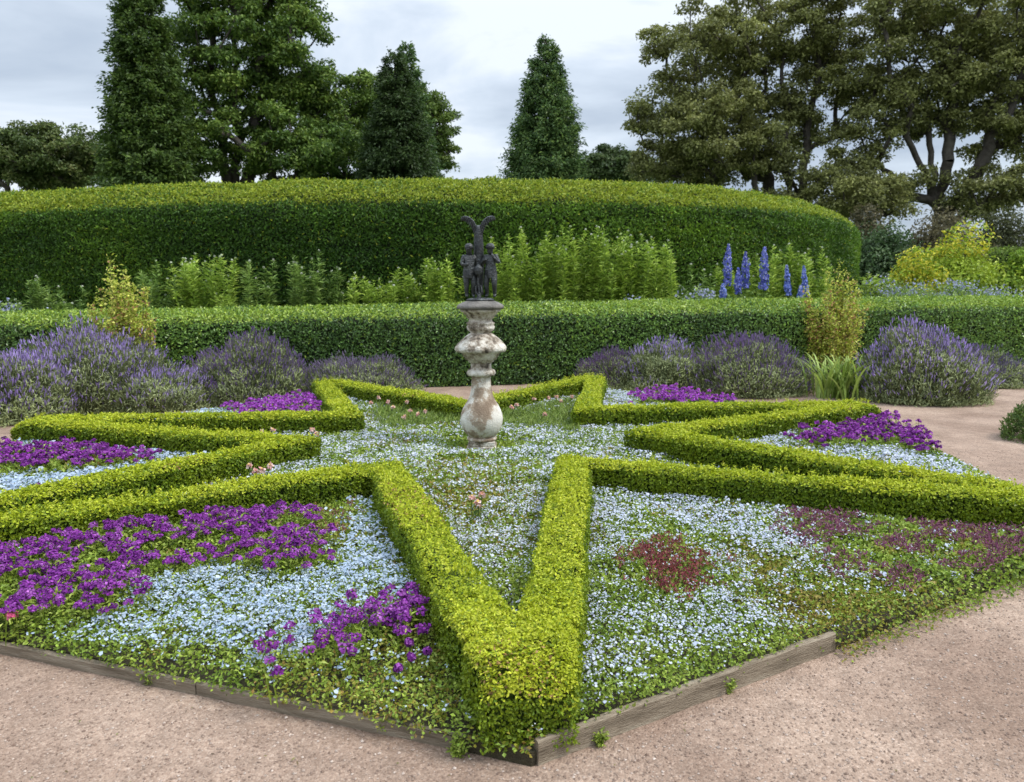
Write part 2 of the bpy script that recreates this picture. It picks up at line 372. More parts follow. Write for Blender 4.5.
# ------------------------------------------------------------------ star hedge
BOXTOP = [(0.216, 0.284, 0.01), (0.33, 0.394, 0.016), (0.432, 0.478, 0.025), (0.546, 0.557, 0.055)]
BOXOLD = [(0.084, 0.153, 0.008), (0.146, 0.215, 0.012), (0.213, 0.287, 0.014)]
def star_hedge():
    mb = MB()
    # inner mass
    st = .022; gx = np.arange(CX-5, CX+5, st); gy = np.arange(CY-5, CY+5, st)
    X, Y = np.meshgrid(gx, gy, indexing='ij'); P = np.c_[X.ravel(), Y.ravel()]
    near = star_sd(P); ins = (near < -.042).reshape(X.shape)
    id_ = -np.ones(X.shape, int); cell = ins[:-1, :-1] & ins[1:, :-1] & ins[1:, 1:] & ins[:-1, 1:]
    I, J = np.nonzero(cell)
    nx, ny = X.shape; q = lambda a, b: a*ny+b
    Fc = np.stack([q(I, J), q(I+1, J), q(I+1, J+1), q(I, J+1)], 1)
    V = np.c_[P, np.full(len(P), HZ-.042)]; V[:, 2] -= np.clip(.05+near, -.03, .05)*.5+tip_drop(P)*1.15
    used = np.unique(Fc); mp_ = -np.ones(len(V), int); mp_[used] = np.arange(len(used))
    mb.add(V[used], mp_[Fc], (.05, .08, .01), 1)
    # skirt down to the soil
    pad = np.zeros((nx+1, ny+1), bool); pad[1:-1, 1:-1] = cell[:, :] if cell.shape == (nx-1, ny-1) else False
    for (di, dj, e0, e1) in ((-1, 0, (0, 1), (0, 0)), (1, 0, (1, 0), (1, 1)), (0, -1, (0, 0), (1, 0)), (0, 1, (1, 1), (0, 1))):
        nb = pad[I+1+di, J+1+dj]; i, j = I[~nb], J[~nb]
        a = V[q(i+e0[0], j+e0[1])]; b = V[q(i+e1[0], j+e1[1])]
        a2, b2 = a.copy(), b.copy(); a2[:, 2] = 0; b2[:, 2] = 0
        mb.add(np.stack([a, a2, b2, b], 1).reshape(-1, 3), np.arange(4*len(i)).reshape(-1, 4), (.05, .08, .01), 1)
    # clipped leaves
    def band(n, lo, hi):
        P = np.c_[CX-5+rng.random(n)*10, CY-5+rng.random(n)*10]
        rr = np.linalg.norm(P-C2, axis=1); P = P[(rr < 4.85) & (rr > 1.2)]
        d = star_sd(P); k = (d > lo) & (d < hi); return P[k], d[k]
    def grad(P):
        e = .004; d = np.c_[star_sd(P+[e, 0])-star_sd(P-[e, 0]), star_sd(P+[0, e])-star_sd(P-[0, e])]
        return unit(d)
    def dist(P): return np.hypot(P[:, 0], P[:, 1])
    # top
    P, d = band(1900000, -.5, .0)
    keep = rng.random(len(P)) < np.clip(4.6/dist(P), .35, 1)
    P, d = P[keep], d[keep]
    td = np.maximum(tip_drop(P)/.075, (np.hypot(P[:, 0], P[:, 1]) < 3.2)*.35); dup = rng.random(len(P)) < np.clip(td*3, 0, 1)
    for _ in range(2): P = np.r_[P, P[dup]+rng.normal(size=(dup.sum(), 2))*.006]; d = np.r_[d, d[dup]]; dup = np.r_[dup, np.zeros(len(P)-len(dup), bool)]
    edge = np.clip(1+d/.05, 0, 1)
    lump = fbm(P, 7, 3)-.5; gap = vnoise(P, 16, 5)
    z = HZ+lump*.05+(vnoise(P, 1.3, 79)-.5)*.03-tip_drop(P)-edge**2*.028+rng.normal(size=len(P))*.006-np.where(gap < .16, rng.random(len(P))*.05, 0)
    G = grad(P); Nn = np.c_[G*edge[:, None]*.9, np.ones(len(P))]
    near_s = np.clip(dist(P)/4.2, .85, 1.7)
    brown = (vnoise(P, 1.6, 21) > .8) & (rng.random(len(P)) < .10)
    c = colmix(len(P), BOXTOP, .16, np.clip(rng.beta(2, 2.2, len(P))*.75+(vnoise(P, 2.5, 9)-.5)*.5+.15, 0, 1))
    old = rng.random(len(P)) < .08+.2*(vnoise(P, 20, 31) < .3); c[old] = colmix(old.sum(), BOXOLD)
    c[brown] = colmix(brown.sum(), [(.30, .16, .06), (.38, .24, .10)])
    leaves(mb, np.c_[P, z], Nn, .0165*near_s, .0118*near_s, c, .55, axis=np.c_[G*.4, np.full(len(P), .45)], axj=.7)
    # sides
    P, d = band(2600000, -.008, .012)
    G = grad(P); P = P-G*d[:, None]
    rep = 7; P = np.repeat(P, rep, 0); G = np.repeat(G, rep, 0); n = len(P)
    keep = rng.random(n) < np.clip(4.6/dist(P), .35, 1); P, G = P[keep], G[keep]; n = len(P)
    z = BZ-.02+(HZ-BZ-tip_drop(P))*rng.random(n)
    lump = fbm(np.c_[P, z], 8, 4)-.5
    T = np.c_[-G[:, 1], G[:, 0]]
    P = P+T*rng.normal(size=(n, 1))*.01+G*(lump*.045-.012*(1-z/HZ)+rng.normal(size=n)*.007-np.clip((z-HZ+.05)/.05, 0, 1)**2*.018)[:, None]
    near_s = np.clip(dist(P)/4.2, .85, 1.7)
    u = np.clip(z/HZ, 0, 1)
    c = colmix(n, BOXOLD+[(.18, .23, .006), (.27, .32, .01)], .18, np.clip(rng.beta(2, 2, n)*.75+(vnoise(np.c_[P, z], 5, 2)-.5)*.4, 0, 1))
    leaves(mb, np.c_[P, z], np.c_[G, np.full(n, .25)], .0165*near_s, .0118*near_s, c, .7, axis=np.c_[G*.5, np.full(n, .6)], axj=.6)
    # longer new shoots that escaped the shears
    P, d = band(26000, -.2, -.0); n = len(P)
    z = HZ+rng.random(n)*.02
    for t in range(5):
        leaves(mb, np.c_[P, z+t*.006], np.c_[np.zeros((n, 2)), np.ones(n)], .02, .012, colmix(n, BOXTOP[1:], .12), .9, axis=np.array([0, 0, .8]), axj=.7)
    o = mb.build('box_hedge', [LEAF, BOXCORE], origin=(CX, CY, 0))
    tag(o, 'low clipped lime green box hedge forming a seven pointed star round the pedestal', 'hedge')
star_hedge()

# ------------------------------------------------------------------ flowers in the bed
def wp(pts, z=.15): return np.array([at(x, y, z)[:2] for x, y in pts])
PURPLE = {
 'deep purple flowers in a broad band along the left hedge of the front left bed': [(-40, 548), (40, 540), (95, 528), (150, 512), (205, 505), (250, 503), (275, 508), (330, 528), (335, 548), (290, 562), (255, 560), (215, 548), (180, 562), (128, 572), (125, 596), (80, 600), (20, 612), (-40, 618)],
 'purple flowers in a short band beside the front hedge of the front left bed': [(285, 657), (292, 640), (340, 612), (380, 598), (422, 602), (418, 626), (385, 620), (350, 634), (312, 655)],
 'violet purple flowers at the back of the right hand bed': [(795, 432), (850, 418), (895, 415), (932, 440), (925, 448), (880, 440), (805, 442)],
 'bright violet flowers among white ones in the back right bed': [(640, 392), (672, 386), (705, 392), (738, 400), (680, 402), (640, 400)],
 'bright violet flowers behind the hedge of the back left bed': [(230, 404), (275, 396), (318, 392), (326, 406), (320, 412), (240, 412)],
 'purple flowers along the far hedge of the left bed': [(-60, 450), (0, 442), (50, 440), (120, 446), (160, 452), (110, 462), (0, 466), (-60, 470)],
 'thin strip of dull purple flowers along the near hedge of the left bed': [(20, 496), (40, 488), (100, 476), (112, 480), (60, 492), (25, 500)],
}
BURG = {
 'small burgundy leaved patch in the middle of the front right bed': [(648, 550), (668, 540), (694, 545), (697, 585), (672, 592), (648, 575)],
 'wide burgundy seed heads under the right hedge of the front right bed': [(785, 510), (830, 500), (920, 502), (1040, 520), (1060, 555), (1000, 588), (950, 592), (890, 575), (845, 562), (800, 535)],
 'thin reddish brown seed heads at the inner end of the front left bed': [(262, 510), (300, 498), (345, 498), (338, 530), (300, 534)],
}
PURP = {k: wp(v, .2) for k, v in PURPLE.items()}; BURGP = {k: wp(v, .15) for k, v in BURG.items()}
PALE = [wp(p) for p in ([(45, 630), (75, 608), (118, 590), (155, 568), (215, 556), (300, 560), (335, 540), (360, 500), (378, 505), (402, 560), (412, 598), (370, 612), (330, 640), (285, 662), (240, 668), (140, 655)],)]
GREENS = [wp(p, .1) for p in ([(240, 672), (290, 664), (400, 622), (450, 630), (500, 760), (380, 745)],)]
RUSTP = [wp(p, .1) for p in ([(740, 590), (800, 585), (900, 585), (960, 600), (870, 640), (800, 625)], [(700, 555), (790, 555), (840, 570), (760, 590)])]
GRASSY = [wp(p, .05) for p in ([(372, 415), (395, 400), (450, 416), (520, 416), (575, 405), (575, 440), (520, 432), (440, 432), (380, 436)],)]
WARM = [wp(p, .05) for p in ([(420, 470), (520, 470), (520, 510), (450, 520)],)]
def soft(P, polys, wdt=.08, seed=1, amp=.22):
    d = np.full(len(P), 9.)
    for p in polys: d = np.minimum(d, poly_sd(P, p))
    d = d+(fbm(P, 4.5, seed)-.5)*amp
    return np.clip(.5-d/wdt/2, 0, 1)
LOWG = [(0.109, 0.183, 0.024), (0.175, 0.262, 0.029), (0.262, 0.342, 0.044), (0.365, 0.423, 0.087)]
LOWY = [(.18, .20, .02), (.26, .25, .03), (.28, .18, .05)]
BLUE = [(0.27, 0.363, 0.481), (0.36, 0.449, 0.56), (0.45, 0.526, 0.62), (0.577, 0.613, 0.664)]
WHITE = [(0.38, 0.427, 0.57), (0.456, 0.503, 0.627), (0.551, 0.58, 0.655), (0.646, 0.655, 0.665)]
VIOL = [(.10, .014, .14), (.17, .024, .22), (.25, .05, .30), (.38, .14, .43)]
PB2 = at(482, 449, BZ)[:2]
def height(P): return (.035+.075*fbm(P, 3.0, 40))*np.clip((np.linalg.norm(P-PB2, axis=1)-.12)*2.2, .12, 1)
REG = {0: 'front right', 1: 'right', 2: 'back right', 4: 'back left', 5: 'left', 6: 'front left', 7: 'centre'}
def region(P):
    rel = P-C2; a = (np.arctan2(rel[:, 1], rel[:, 0])-ang(0)) % (2*np.pi)
    k = np.floor(a/(2*np.pi/7)).astype(int)
    return np.where(poly_sd(P, line) < 0, 7, k)
BRX = at(832, 650, 0)[0]
def cand(n, rmax=RB+.14):
    th = rng.random(n)*6.2832; rr = np.sqrt(rng.random(n))*rmax
    P = C2+np.c_[np.cos(th), np.sin(th)]*rr[:, None]
    e = poly_sd(P, ring); P = P[(e < np.where(P[:, 0] > .05, .004, .03)) | ((e < .06) & (P[:, 1] < 6) & (P[:, 0] < .05) & (rng.random(len(P)) < .4*vnoise(P, 4, 88))) | ((e < .13) & (P[:, 0] > BRX) & (P[:, 1] < 6.5) & (rng.random(len(P)) < 1-e/.14))]
    P = P[P[:, 1] < 11.6]
    return P
def thin(P, ref=4.2, lo=.3):
    d = np.hypot(P[:, 0], P[:, 1]); k = rng.random(len(P)) < np.clip((ref/d)**1.2, lo, 1)
    fov = np.abs(P[:, 0]) < P[:, 1]*.74+.5
    return P[k & fov]
def flowers():
    mbs = {k: MB() for k in REG}
    # leaf cover
    P = thin(cand(900000)); P = P[star_sd(P) > .0]; rg = region(P)
    h = height(P); pur = np.max([soft(P, [q], .08, 3) for q in PURP.values()], 0); brg = np.max([soft(P, [q], .1, 4) for q in BURGP.values()], 0)
    rust = soft(P, RUSTP, .2, 6, .4); grs = soft(P, GRASSY, .2, 8); warm = soft(P, WARM, .3, 9, .4)
    yel = fbm(P, 2.2, 61)
    c = colmix(len(P), LOWG, .2, np.clip(rng.beta(2, 2, len(P))*.8+(fbm(P, 5, 17)-.5)*.7+.1, 0, 1))
    k = rng.random(len(P)) < np.clip(rust*.55+warm*.45+(yel > .62)*.35, 0, .8); c[k] = colmix(k.sum(), LOWY, .2)
    front = np.clip((poly_sd(P, ring)+.14)/.14, 0, 1)          # plants arch down over the boards
    z = BZ+(h*(1+.5*pur+.2*brg)+.005)*rng.random(len(P))**.5*(1-.15*front)+.012*front*rng.random(len(P))
    ov = (poly_sd(P, ring) > -.05) & (P[:, 0] > BRX-.1) & (P[:, 1] < 6.5); z[ov] = rng.random(ov.sum())*.13*(1-np.clip(poly_sd(P[ov], ring)/.16, 0, 1))+.003
    s = np.clip(np.hypot(P[:, 0], P[:, 1])/4.2, .85, 1.6)
    oh = (poly_sd(P, ring) > .0) & ~ov & (P[:, 1] < 6); z[oh] = .055+rng.random(oh.sum())*.05
    P3 = np.c_[P, z]; Nn = np.tile([0, 0, 1.], (len(P), 1))
    for r_ in REG:
        m = rg == r_
        gm = m & (grs < .5)
        leaves(mbs[r_], P3[gm], Nn[gm], .0215*s[gm], .0145*s[gm], c[gm], .8, axis=np.array([0, 0, .35]), axj=.8)
        gm = m & (grs >= .5)
        leaves(mbs[r_], P3[gm], np.tile([0, -.8, .3], (gm.sum(), 1)), .07, .009, colmix(gm.sum(), [(.09, .15, .02), (.15, .22, .03), (.24, .30, .06)]), .8, axis=np.array([0, 0, 1.]), axj=.4)
    # pale flower heads
    P = thin(cand(420000), 4.4, .42); P = P[star_sd(P) > .015]; rg = region(P)
    pur = np.max([soft(P, [q], .07, 3) for q in PURP.values()], 0); brg = np.max([soft(P, [q], .1, 4) for q in BURGP.values()], 0)
    pale = soft(P, PALE, .12, 12, .3); gr = soft(P, GREENS, .15, 14); rust = soft(P, RUSTP, .2, 6, .4); grs = soft(P, GRASSY, .2, 8); warm = soft(P, WARM, .3, 9, .4)
    pt = fbm(P, 3.2, 70); pf = fbm(P, 11, 71)
    dens = np.select([rg == 6, rg == 0, rg == 7], [pale*.48+.03+.03*(gr), .56*(1-.7*np.clip((pt-.46)*6, 0, 1)), .50*(1-.6*np.clip((pt-.46)*5, 0, 1))], .62)
    dens = dens*(1-.95*pur)*(1-.8*brg)*(1-.8*rust)*(1-.96*grs)*(1-.55*warm)*np.clip(.15+1.5*pf, .12, 1)*np.clip((np.linalg.norm(P-PB2, axis=1)-.2)*3, .02, 1)
    # the bed edges are mostly leaf
    edge = np.clip(-poly_sd(P, ring)/.25, 0, 1); dens = dens*np.where(np.isin(rg, (0, 6)), .15+.85*edge, 1)
    # right end of the front right bed thins out
    dens = np.where(poly_sd(P, ring) > .02, .0, dens)
    k = rng.random(len(P)) < dens; P, rg = P[k], rg[k]; edge = edge[k]
    z = BZ+height(P)*(1-.3*(1-edge))+.006+rng.random(len(P))*.022
    d = np.hypot(P[:, 0], P[:, 1])
    for r_ in REG:
        m = rg == r_; Q = np.c_[P[m], z[m]]; n = m.sum(); s = np.clip(d[m]/4.2, .9, 1.6)
        blue = r_ in (6, 5, 4)
        reps, rad, off = (4, .0050, .0090) if blue else (3, .0041, .0082)
        hs = np.clip(rng.lognormal(0, .38, n), .5, 2.0)*(.86 if r_ == 7 else 1)
        for t in range(reps):
            j = rng.normal(size=(n, 3))*off*np.array([1, 1, .45])*(s*hs)[:, None]
            cc = colmix(n, BLUE if blue else WHITE, .07, np.clip(rng.beta(2.2, 2.2, n)+(.14 if r_ in (7,) else 0), 0, 1))
            discs(mbs[r_], Q+j, np.tile([0, -.15, 1.], (n, 1)), rad*s*hs, cc, 5, .5, 1)
    for r_, nm in REG.items():
        tint = {0: 'white and pale lilac', 1: 'white and pale lilac', 2: 'white', 4: 'pale blue', 5: 'pale blue', 6: 'pale blue', 7: 'small white'}[r_]
        lab = '%s flowers carpeting the %s bed among low green leaves' % (tint, nm) if r_ != 7 else 'small white flowers carpeting the middle of the star round the pedestal foot'
        o = mbs[r_].build('flower_carpet', [LEAF, PETAL], origin=(CX, CY, 0)); tag(o, lab, 'flowers', kind='stuff')
    # purple heads
    for i, (lab, poly) in enumerate(PURP.items()):
        mb = MB(); lo, hi = poly.min(0)-.25, poly.max(0)+.25
        area = (hi-lo).prod(); near = math.hypot(*poly.mean(0)) < 5
        n = int(area*(440 if near else 300)); P = lo+rng.random((n, 2))*(hi-lo)
        P = P[(soft(P, [poly], .13, 3, .27) > rng.random(len(P))) & (star_sd(P) > .03) & (vnoise(P, 7, 50+i) > .24)]; n = len(P)
        hz = BZ+height(P)*1.1+.045+rng.random(n)*.05
        thinp = 'thin strip' in lab
        hr = (.019+rng.random(n)*.013)*(.7 if thinp else 1)
        m = 50 if near else 22
        D = rdir(n*m); D[:, 2] = np.abs(D[:, 2])*.9-.15; D = unit(D)
        Q = np.repeat(np.c_[P, hz], m, 0)+D*np.repeat(hr, m)[:, None]*(.6+.5*rng.random((n*m, 1)))*np.array([1, 1, .85])
        hue = np.repeat(rng.random(n), m)*.6+rng.random(n*m)*.4
        pal = VIOL if i not in (3, 4) else [(.20, .03, .25), (.30, .06, .38), (.38, .12, .46)]
        if thinp: pal = [(.16, .05, .14), (.24, .09, .22)]
        discs(mb, Q, D+np.array([0, 0, .4]), .0061 if near else .0115, colmix(n*m, pal, .25, hue), 5, .45, 0)
        # stalks and their leaves
        blades(mb, np.c_[P, np.full(n, BZ)], np.tile([0, 0, 1.], (n, 1))+rng.normal(size=(n, 3))*.1, hz-BZ, .006, colmix(n, LOWG), 1)
        Q = np.repeat(np.c_[P, hz-.03], 5, 0)+rng.normal(size=(n*5, 3))*.018
        leaves(mb, Q, np.tile([0, 0, 1.], (n*5, 1)), .035, .012, colmix(n*5, LOWG[1:]), .6, axis=np.array([0, 0, .3]), axj=.8, mat=1)
        tag(mb.build('purple_flowers', [PETAL, LEAF], origin=(*poly.mean(0), BZ)), lab, 'flowers', kind='stuff')
    for i, (lab, poly) in enumerate(BURGP.items()):
        mb = MB(); lo, hi = poly.min(0)-.25, poly.max(0)+.25
        n = int((hi-lo).prod()*(1500 if i != 2 else 700)); P = lo+rng.random((n, 2))*(hi-lo)
        P = P[(soft(P, [poly], .14, 4, .4) > rng.random(len(P))) & (star_sd(P) > .03) & (poly_sd(P, ring) < .02) & (fbm(P, 5, 80) > (.40 if i != 1 else .435))]; n = len(P)
        z = BZ+height(P)+.0+rng.random(n)*.03
        pal = ([(.15, .03, .045), (.22, .045, .055), (.27, .09, .07)], [(.14, .035, .085), (.20, .06, .12), (.26, .13, .13)], [(.17, .075, .05), (.24, .12, .08)])[i]
        for t in range(6):
            leaves(mb, np.c_[P, z]+rng.normal(size=(n, 3))*.009, np.tile([0, -.5, .6], (n, 1)), .022, .009, colmix(n, pal, .2), .7, axis=np.array([0, 0, .7]), axj=.6)
        tag(mb.build('burgundy_foliage', [LEAF], origin=(*poly.mean(0), BZ)), lab, 'plants', kind='stuff')
flowers()

# separate purple heads in the green corner of the front left bed
def lone_head(px, py, label, col, r=.022):
    p = at(px, py, .17); t = thing('flower_stalk', (p[0], p[1], BZ), label, 'flower', 'single purple flowers in the green corner' if col is VIOL else None)
    mb = MB(); tube(mb, [(p[0], p[1], BZ), (p[0]+.006, p[1], .11), (p[0], p[1], .17)], .0035, 5, (.08, .13, .02))
    mb.build('stem', [LEAF], t)
    mb = MB(); n = 60; D = rdir(n); Q = p+D*r*np.array([1, 1, .8])
    discs(mb, Q, D, .008, colmix(n, col, .12), 5, .3); mb.build('flower_head', [PETAL], t)
    mb = MB(); n = 16; Q = np.c_[np.full(n, p[0]), np.full(n, p[1]), BZ+.02+rng.random(n)*.08]
    leaves(mb, Q, np.tile([0, 0, 1.], (n, 1)), .045, .014, colmix(n, LOWG[1:]), .5); mb.build('foliage', [LEAF], t)
for px, py, lb in ((352, 651, 'single purple flower just below the lower purple band'), (409, 642, 'single purple flower near the front hedge, upper one of a close trio'),
                   (427, 651, 'single purple flower standing closest to the front hedge'), (411, 657, 'single purple flower in the middle of the sparse green corner'),
                   (398, 668, 'single dull purple flower lowest of those in the green corner')):
    lone_head(px, py, lb, VIOL, .017)
lone_head(12, 615, 'bright pink flower at the left end of the front left bed', [(.7, .10, .25), (.8, .22, .38)], .022)

# pale pink roses inside the star
def pink_clump(pts, label):
    ps = [at(x, y, .26) for x, y in pts]; c = np.mean(ps, 0)
    t = thing('rose_plant', (c[0], c[1], BZ), label, 'flower', 'low pink flowers inside the star')
    mb = MB(); mf = MB()
    for p in ps:
        b = np.array([c[0]+(p[0]-c[0])*.4, c[1]+(p[1]-c[1])*.4, BZ]); mid = (b+p)/2+rng.normal(size=3)*.01
        mb = MB(); tube(mb, [b, mid, p], .003, 5, (.09, .13, .03)); mb.build('stem', [LEAF], t)
        n = 14; f = rng.random((n, 1)); Q = b*(1-f)+p*f*.92+b*f*.08+rng.normal(size=(n, 3))*.015
        leaves(mf, Q, np.tile([0, -.3, 1.], (n, 1)), .035, .02, colmix(n, [(.06, .11, .02), (.12, .18, .03)]), .6)
        m2 = MB(); n = 22; D = rdir(n); D[:, 2] = np.abs(D[:, 2])-.2; D = unit(D)
        leaves(m2, p+D*.01, D, .026, .022, colmix(n, [(.62, .27, .26), (.72, .45, .40), (.78, .62, .55)], .08), .3)
        discs(m2, p[None]+[0, -.01, .018], np.array([[0, -.5, 1.]]), .009, (.6, .42, .12), 6, .1)
        m2.build('blossom', [PETAL], t)
    mf.build('foliage', [LEAF], t)
pink_clump([(249, 466), (255, 472), (262, 470), (270, 466)], 'low pink roses against the left inner hedge between its two arms')
pink_clump([(281, 420), (273, 430), (262, 432)], 'pale pink roses in the left arm of the star, farther back')
pink_clump([(312, 430), (317, 434)], 'pair of pink roses at the left inner corner of the star')
pink_clump([(379, 398), (388, 402), (371, 403), (393, 407), (407, 402)], 'pale pink roses along the back left arm behind grass')
pink_clump([(410, 411), (418, 414), (425, 411), (404, 417)], 'pink roses left of the pedestal in the long grass')
pink_clump([(534, 399), (549, 398), (557, 397), (561, 401), (572, 397)], 'row of pale pink roses under the back right hedge')
pink_clump([(545, 414), (512, 407), (517, 405)], 'white pink roses right of the pedestal in the grass')
pink_clump([(472, 498), (478, 503), (482, 495)], 'faint pink flowers in front of the pedestal among white flowers')

# ------------------------------------------------------------------ edging boards
def board(a, b, z0, z1, th, label, notch=0):
    a, b = np.asarray(a), np.asarray(b); L_ = np.linalg.norm(b-a); d = (b-a)/L_; n = np.array([-d[1], d[0]])
    mb = MB(); m = 24; V = []; 
    for i in range(m+1):
        s = L_*i/m; w_ = .004*math.sin(i*1.3)+rng.normal()*.0012; p = a+d*s+n*w_*.5
        for (o, z) in ((-th/2, z0), (-th/2, z1-.006), (-th/2+.005, z1+w_*.4), (th/2-.005, z1+w_*.4), (th/2, z1-.006), (th/2, z0)):
            q = p+n*o; V.append((q[0], q[1], z))
    Fq = [[i*6+j, (i+1)*6+j, (i+1)*6+j+1, i*6+j+1] for i in range(m) for j in range(5)]
    mb.add(V, Fq); mb.add(V, [[5, 4, 3, 2, 1, 0]]); mb.add(V, [[m*6+j for j in range(6)]])
    ob = mb.build('edging_board', [WOOD])
    ang_ = math.atan2(d[1], d[0])
    ob.data.transform(Matrix.Rotation(-ang_, 4, 'Z') @ Matrix.Translation((-a[0], -a[1], 0))); ob.location = (a[0], a[1], 0); ob.rotation_euler.z = ang_
    tag(ob, label, 'edging board', 'timber boards round the star bed')
    return ob
A = at(536, 764, 0)[:2]; Bl = at(0, 652, 0)[:2]; Br = at(832, 650, 0)[:2]
dl = (Bl-A)/np.linalg.norm(Bl-A); dr = (Br-A)/np.linalg.norm(Br-A)
board(A+dl*.02, A+dl*1.42, -.05, .052, .028, 'weathered timber edging board left of the front corner, half buried in gravel')
board(A+dl*1.425, A+dl*4.1, -.05, .050, .028, 'weathered grey timber edging board reaching out of the left side of the photo')
board(A, Br, -.05, .088, .03, 'tall weathered timber edging board right of the front corner')

# weeds growing at the foot of the boards
def weed(px, py, r, label):
    p = at(px, py, 0); t = thing('weed', p, label, 'weed', 'weeds at the foot of the edging boards')
    mb = MB(); ms_ = MB()
    for i in range(int(14+r*120)):
        a = rng.random()*6.28; l = r*(.3+.7*rng.random()); q = p+np.array([math.cos(a)*l, math.sin(a)*l*.6, .02+.05*rng.random()*(r/.07)])
        tube(ms_, [p+[0, 0, -.003], (p+q)/2+[0, 0, .012], q], .0012, 4, (.08, .12, .02))
        n = 9; f = rng.random((n, 1))
        leaves(mb, p*(1-f)+q*f+rng.normal(size=(n, 3))*.006+[0, 0, .004], np.tile([0, 0, 1.], (n, 1)), .018, .009, colmix(n, LOWG[1:]), .6, axis=np.array([0, 0, .4]), axj=.8)
    ms_.build('stem', [LEAF], t); mb.build('foliage', [LEAF], t)
weed(727, 692, .055, 'small green weed in the gravel against the right board, near its far end')
weed(600, 745, .04, 'small weed in the gravel against the right board, near the front corner')
weed(152, 684, .06, 'flat green weed on the gravel in front of the left board')
weed(90, 668, .05, 'thin weed on the gravel at the far left of the left board')
weed(458, 756, .05, 'weed trailing over gravel left of the front corner')
weed(385, 732, .025, 'tiny weed at the foot of the left board, nearer the front corner')

# ------------------------------------------------------------------ pedestal and bronze
PB = at(482, 449, BZ)
def pedestal():
    t = thing('stone_pedestal', PB, 'weathered stone baluster pedestal carrying the bronze group in the centre of the star', 'pedestal')
    c = PB-[0, 0, .0]
    irr = lambda s, a: (lambda th, z: a*np.sin(3*th+s+z*9)+a*.7*np.sin(7*th+2*s-z*23)+a*.6*np.sin(13*th+z*41))
    mb = MB(); k = 24
    for i, (z0, z1, h) in enumerate(((-.03, .045, .142), (.045, .092, .128))):
        box(mb, c+[0, 0, (z0+z1)/2], (h, 0, 0), (0, h, 0), (0, 0, (z1-z0)/2))
    o = mb.build('plinth', [STONE], t); bv = o.modifiers.new('edge', 'BEVEL'); bv.width = .008; bv.segments = 2
    o.rotation_euler.z = 0
    mb = MB()
    pr = [(.118, .09), (.142, .094), (.148, .108), (.142, .122), (.125, .128), (.138, .14), (.165, .17), (.19, .215), (.204, .265), (.207, .31), (.200, .355), (.184, .40), (.160, .445), (.134, .485), (.113, .53), (.101, .58), (.095, .64), (.093, .70), (.096, .722)]
    lathe(mb, pr, c, 48, rfun=irr(1, .004)); mb.build('baluster', [BULB], t)
    mb = MB(); pr = [(.09, .72), (.128, .727), (.139, .745), (.139, .765), (.128, .783), (.104, .79), (.099, .82), (.101, .85), (.09, .853)]
    lathe(mb, pr, c, 48, rfun=irr(2, .005)); mb.build('neck_ring', [STONE], t)
    mb = MB(); pr = [(.098, .85), (.122, .86), (.13, .878), (.15, .884), (.158, .905), (.17, .912), (.182, .94), (.19, .952), (.232, .960), (.243, .98), (.243, 1.003), (.224, 1.03), (.19, 1.066), (.155, 1.098), (.13, 1.12), (.115, 1.131), (.10, 1.136)]
    gad = lambda th, z: np.where((z > .955) & (z < 1.115), .035*np.abs(np.sin(th*7)), 0)+.006*np.sin(5*th+z*30)
    lathe(mb, pr, c, 84, rfun=gad); mb.build('fluted_bowl', [STONE], t)
    mb = MB(); pr = [(.098, 1.13), (.102, 1.15), (.125, 1.165), (.133, 1.18), (.138, 1.20), (.125, 1.215), (.136, 1.228), (.136, 1.238), (.115, 1.248), (.11, 1.27), (.13, 1.285), (.14, 1.31), (.155, 1.318), (.17, 1.335), (.19, 1.343), (.198, 1.362), (.17, 1.366)]
    lathe(mb, pr, c, 48, rfun=irr(4, .008)); mb.build('capital', [STONE], t)
    mb = MB(); pr = [(.19, 1.364), (.222, 1.37), (.228, 1.385), (.224, 1.40), (.205, 1.415), (.165, 1.435), (.12, 1.448), (.10, 1.453)]
    lathe(mb, pr, c, 40, rfun=irr(5, .006)); mb.build('cap', [LEADCAP], t)
pedestal()
TOP = PB+[0, 0, 1.452]
def skin_body(name, verts, edges, radii, mat, parent, loc, lv=2):
    me = bpy.data.meshes.new(name); me.from_pydata([tuple(v) for v in verts], edges, []); ob = bpy.data.objects.new(name, me); COL.objects.link(ob)
    sk = ob.modifiers.new('skin', 'SKIN'); sk.use_smooth_shade = True
    for i, r_ in enumerate(radii):
        d = me.skin_vertices[0].data[i]; d.radius = (r_, r_) if not isinstance(r_, tuple) else r_
        d.use_root = (i == 0)
    ss = ob.modifiers.new('sub', 'SUBSURF'); ss.levels = lv; ss.render_levels = lv
    dg = bpy.context.evaluated_depsgraph_get(); dg.update()
    m2 = bpy.data.meshes.new_from_object(ob.evaluated_get(dg)); bpy.data.objects.remove(ob)
    o = bpy.data.objects.new(name, m2); COL.objects.link(o); m2.materials.clear(); m2.materials.append(mat)
    for p in m2.polygons: p.use_smooth = True
    o.parent = parent; o.location = np.asarray(loc)-np.array(parent.location)
    return o
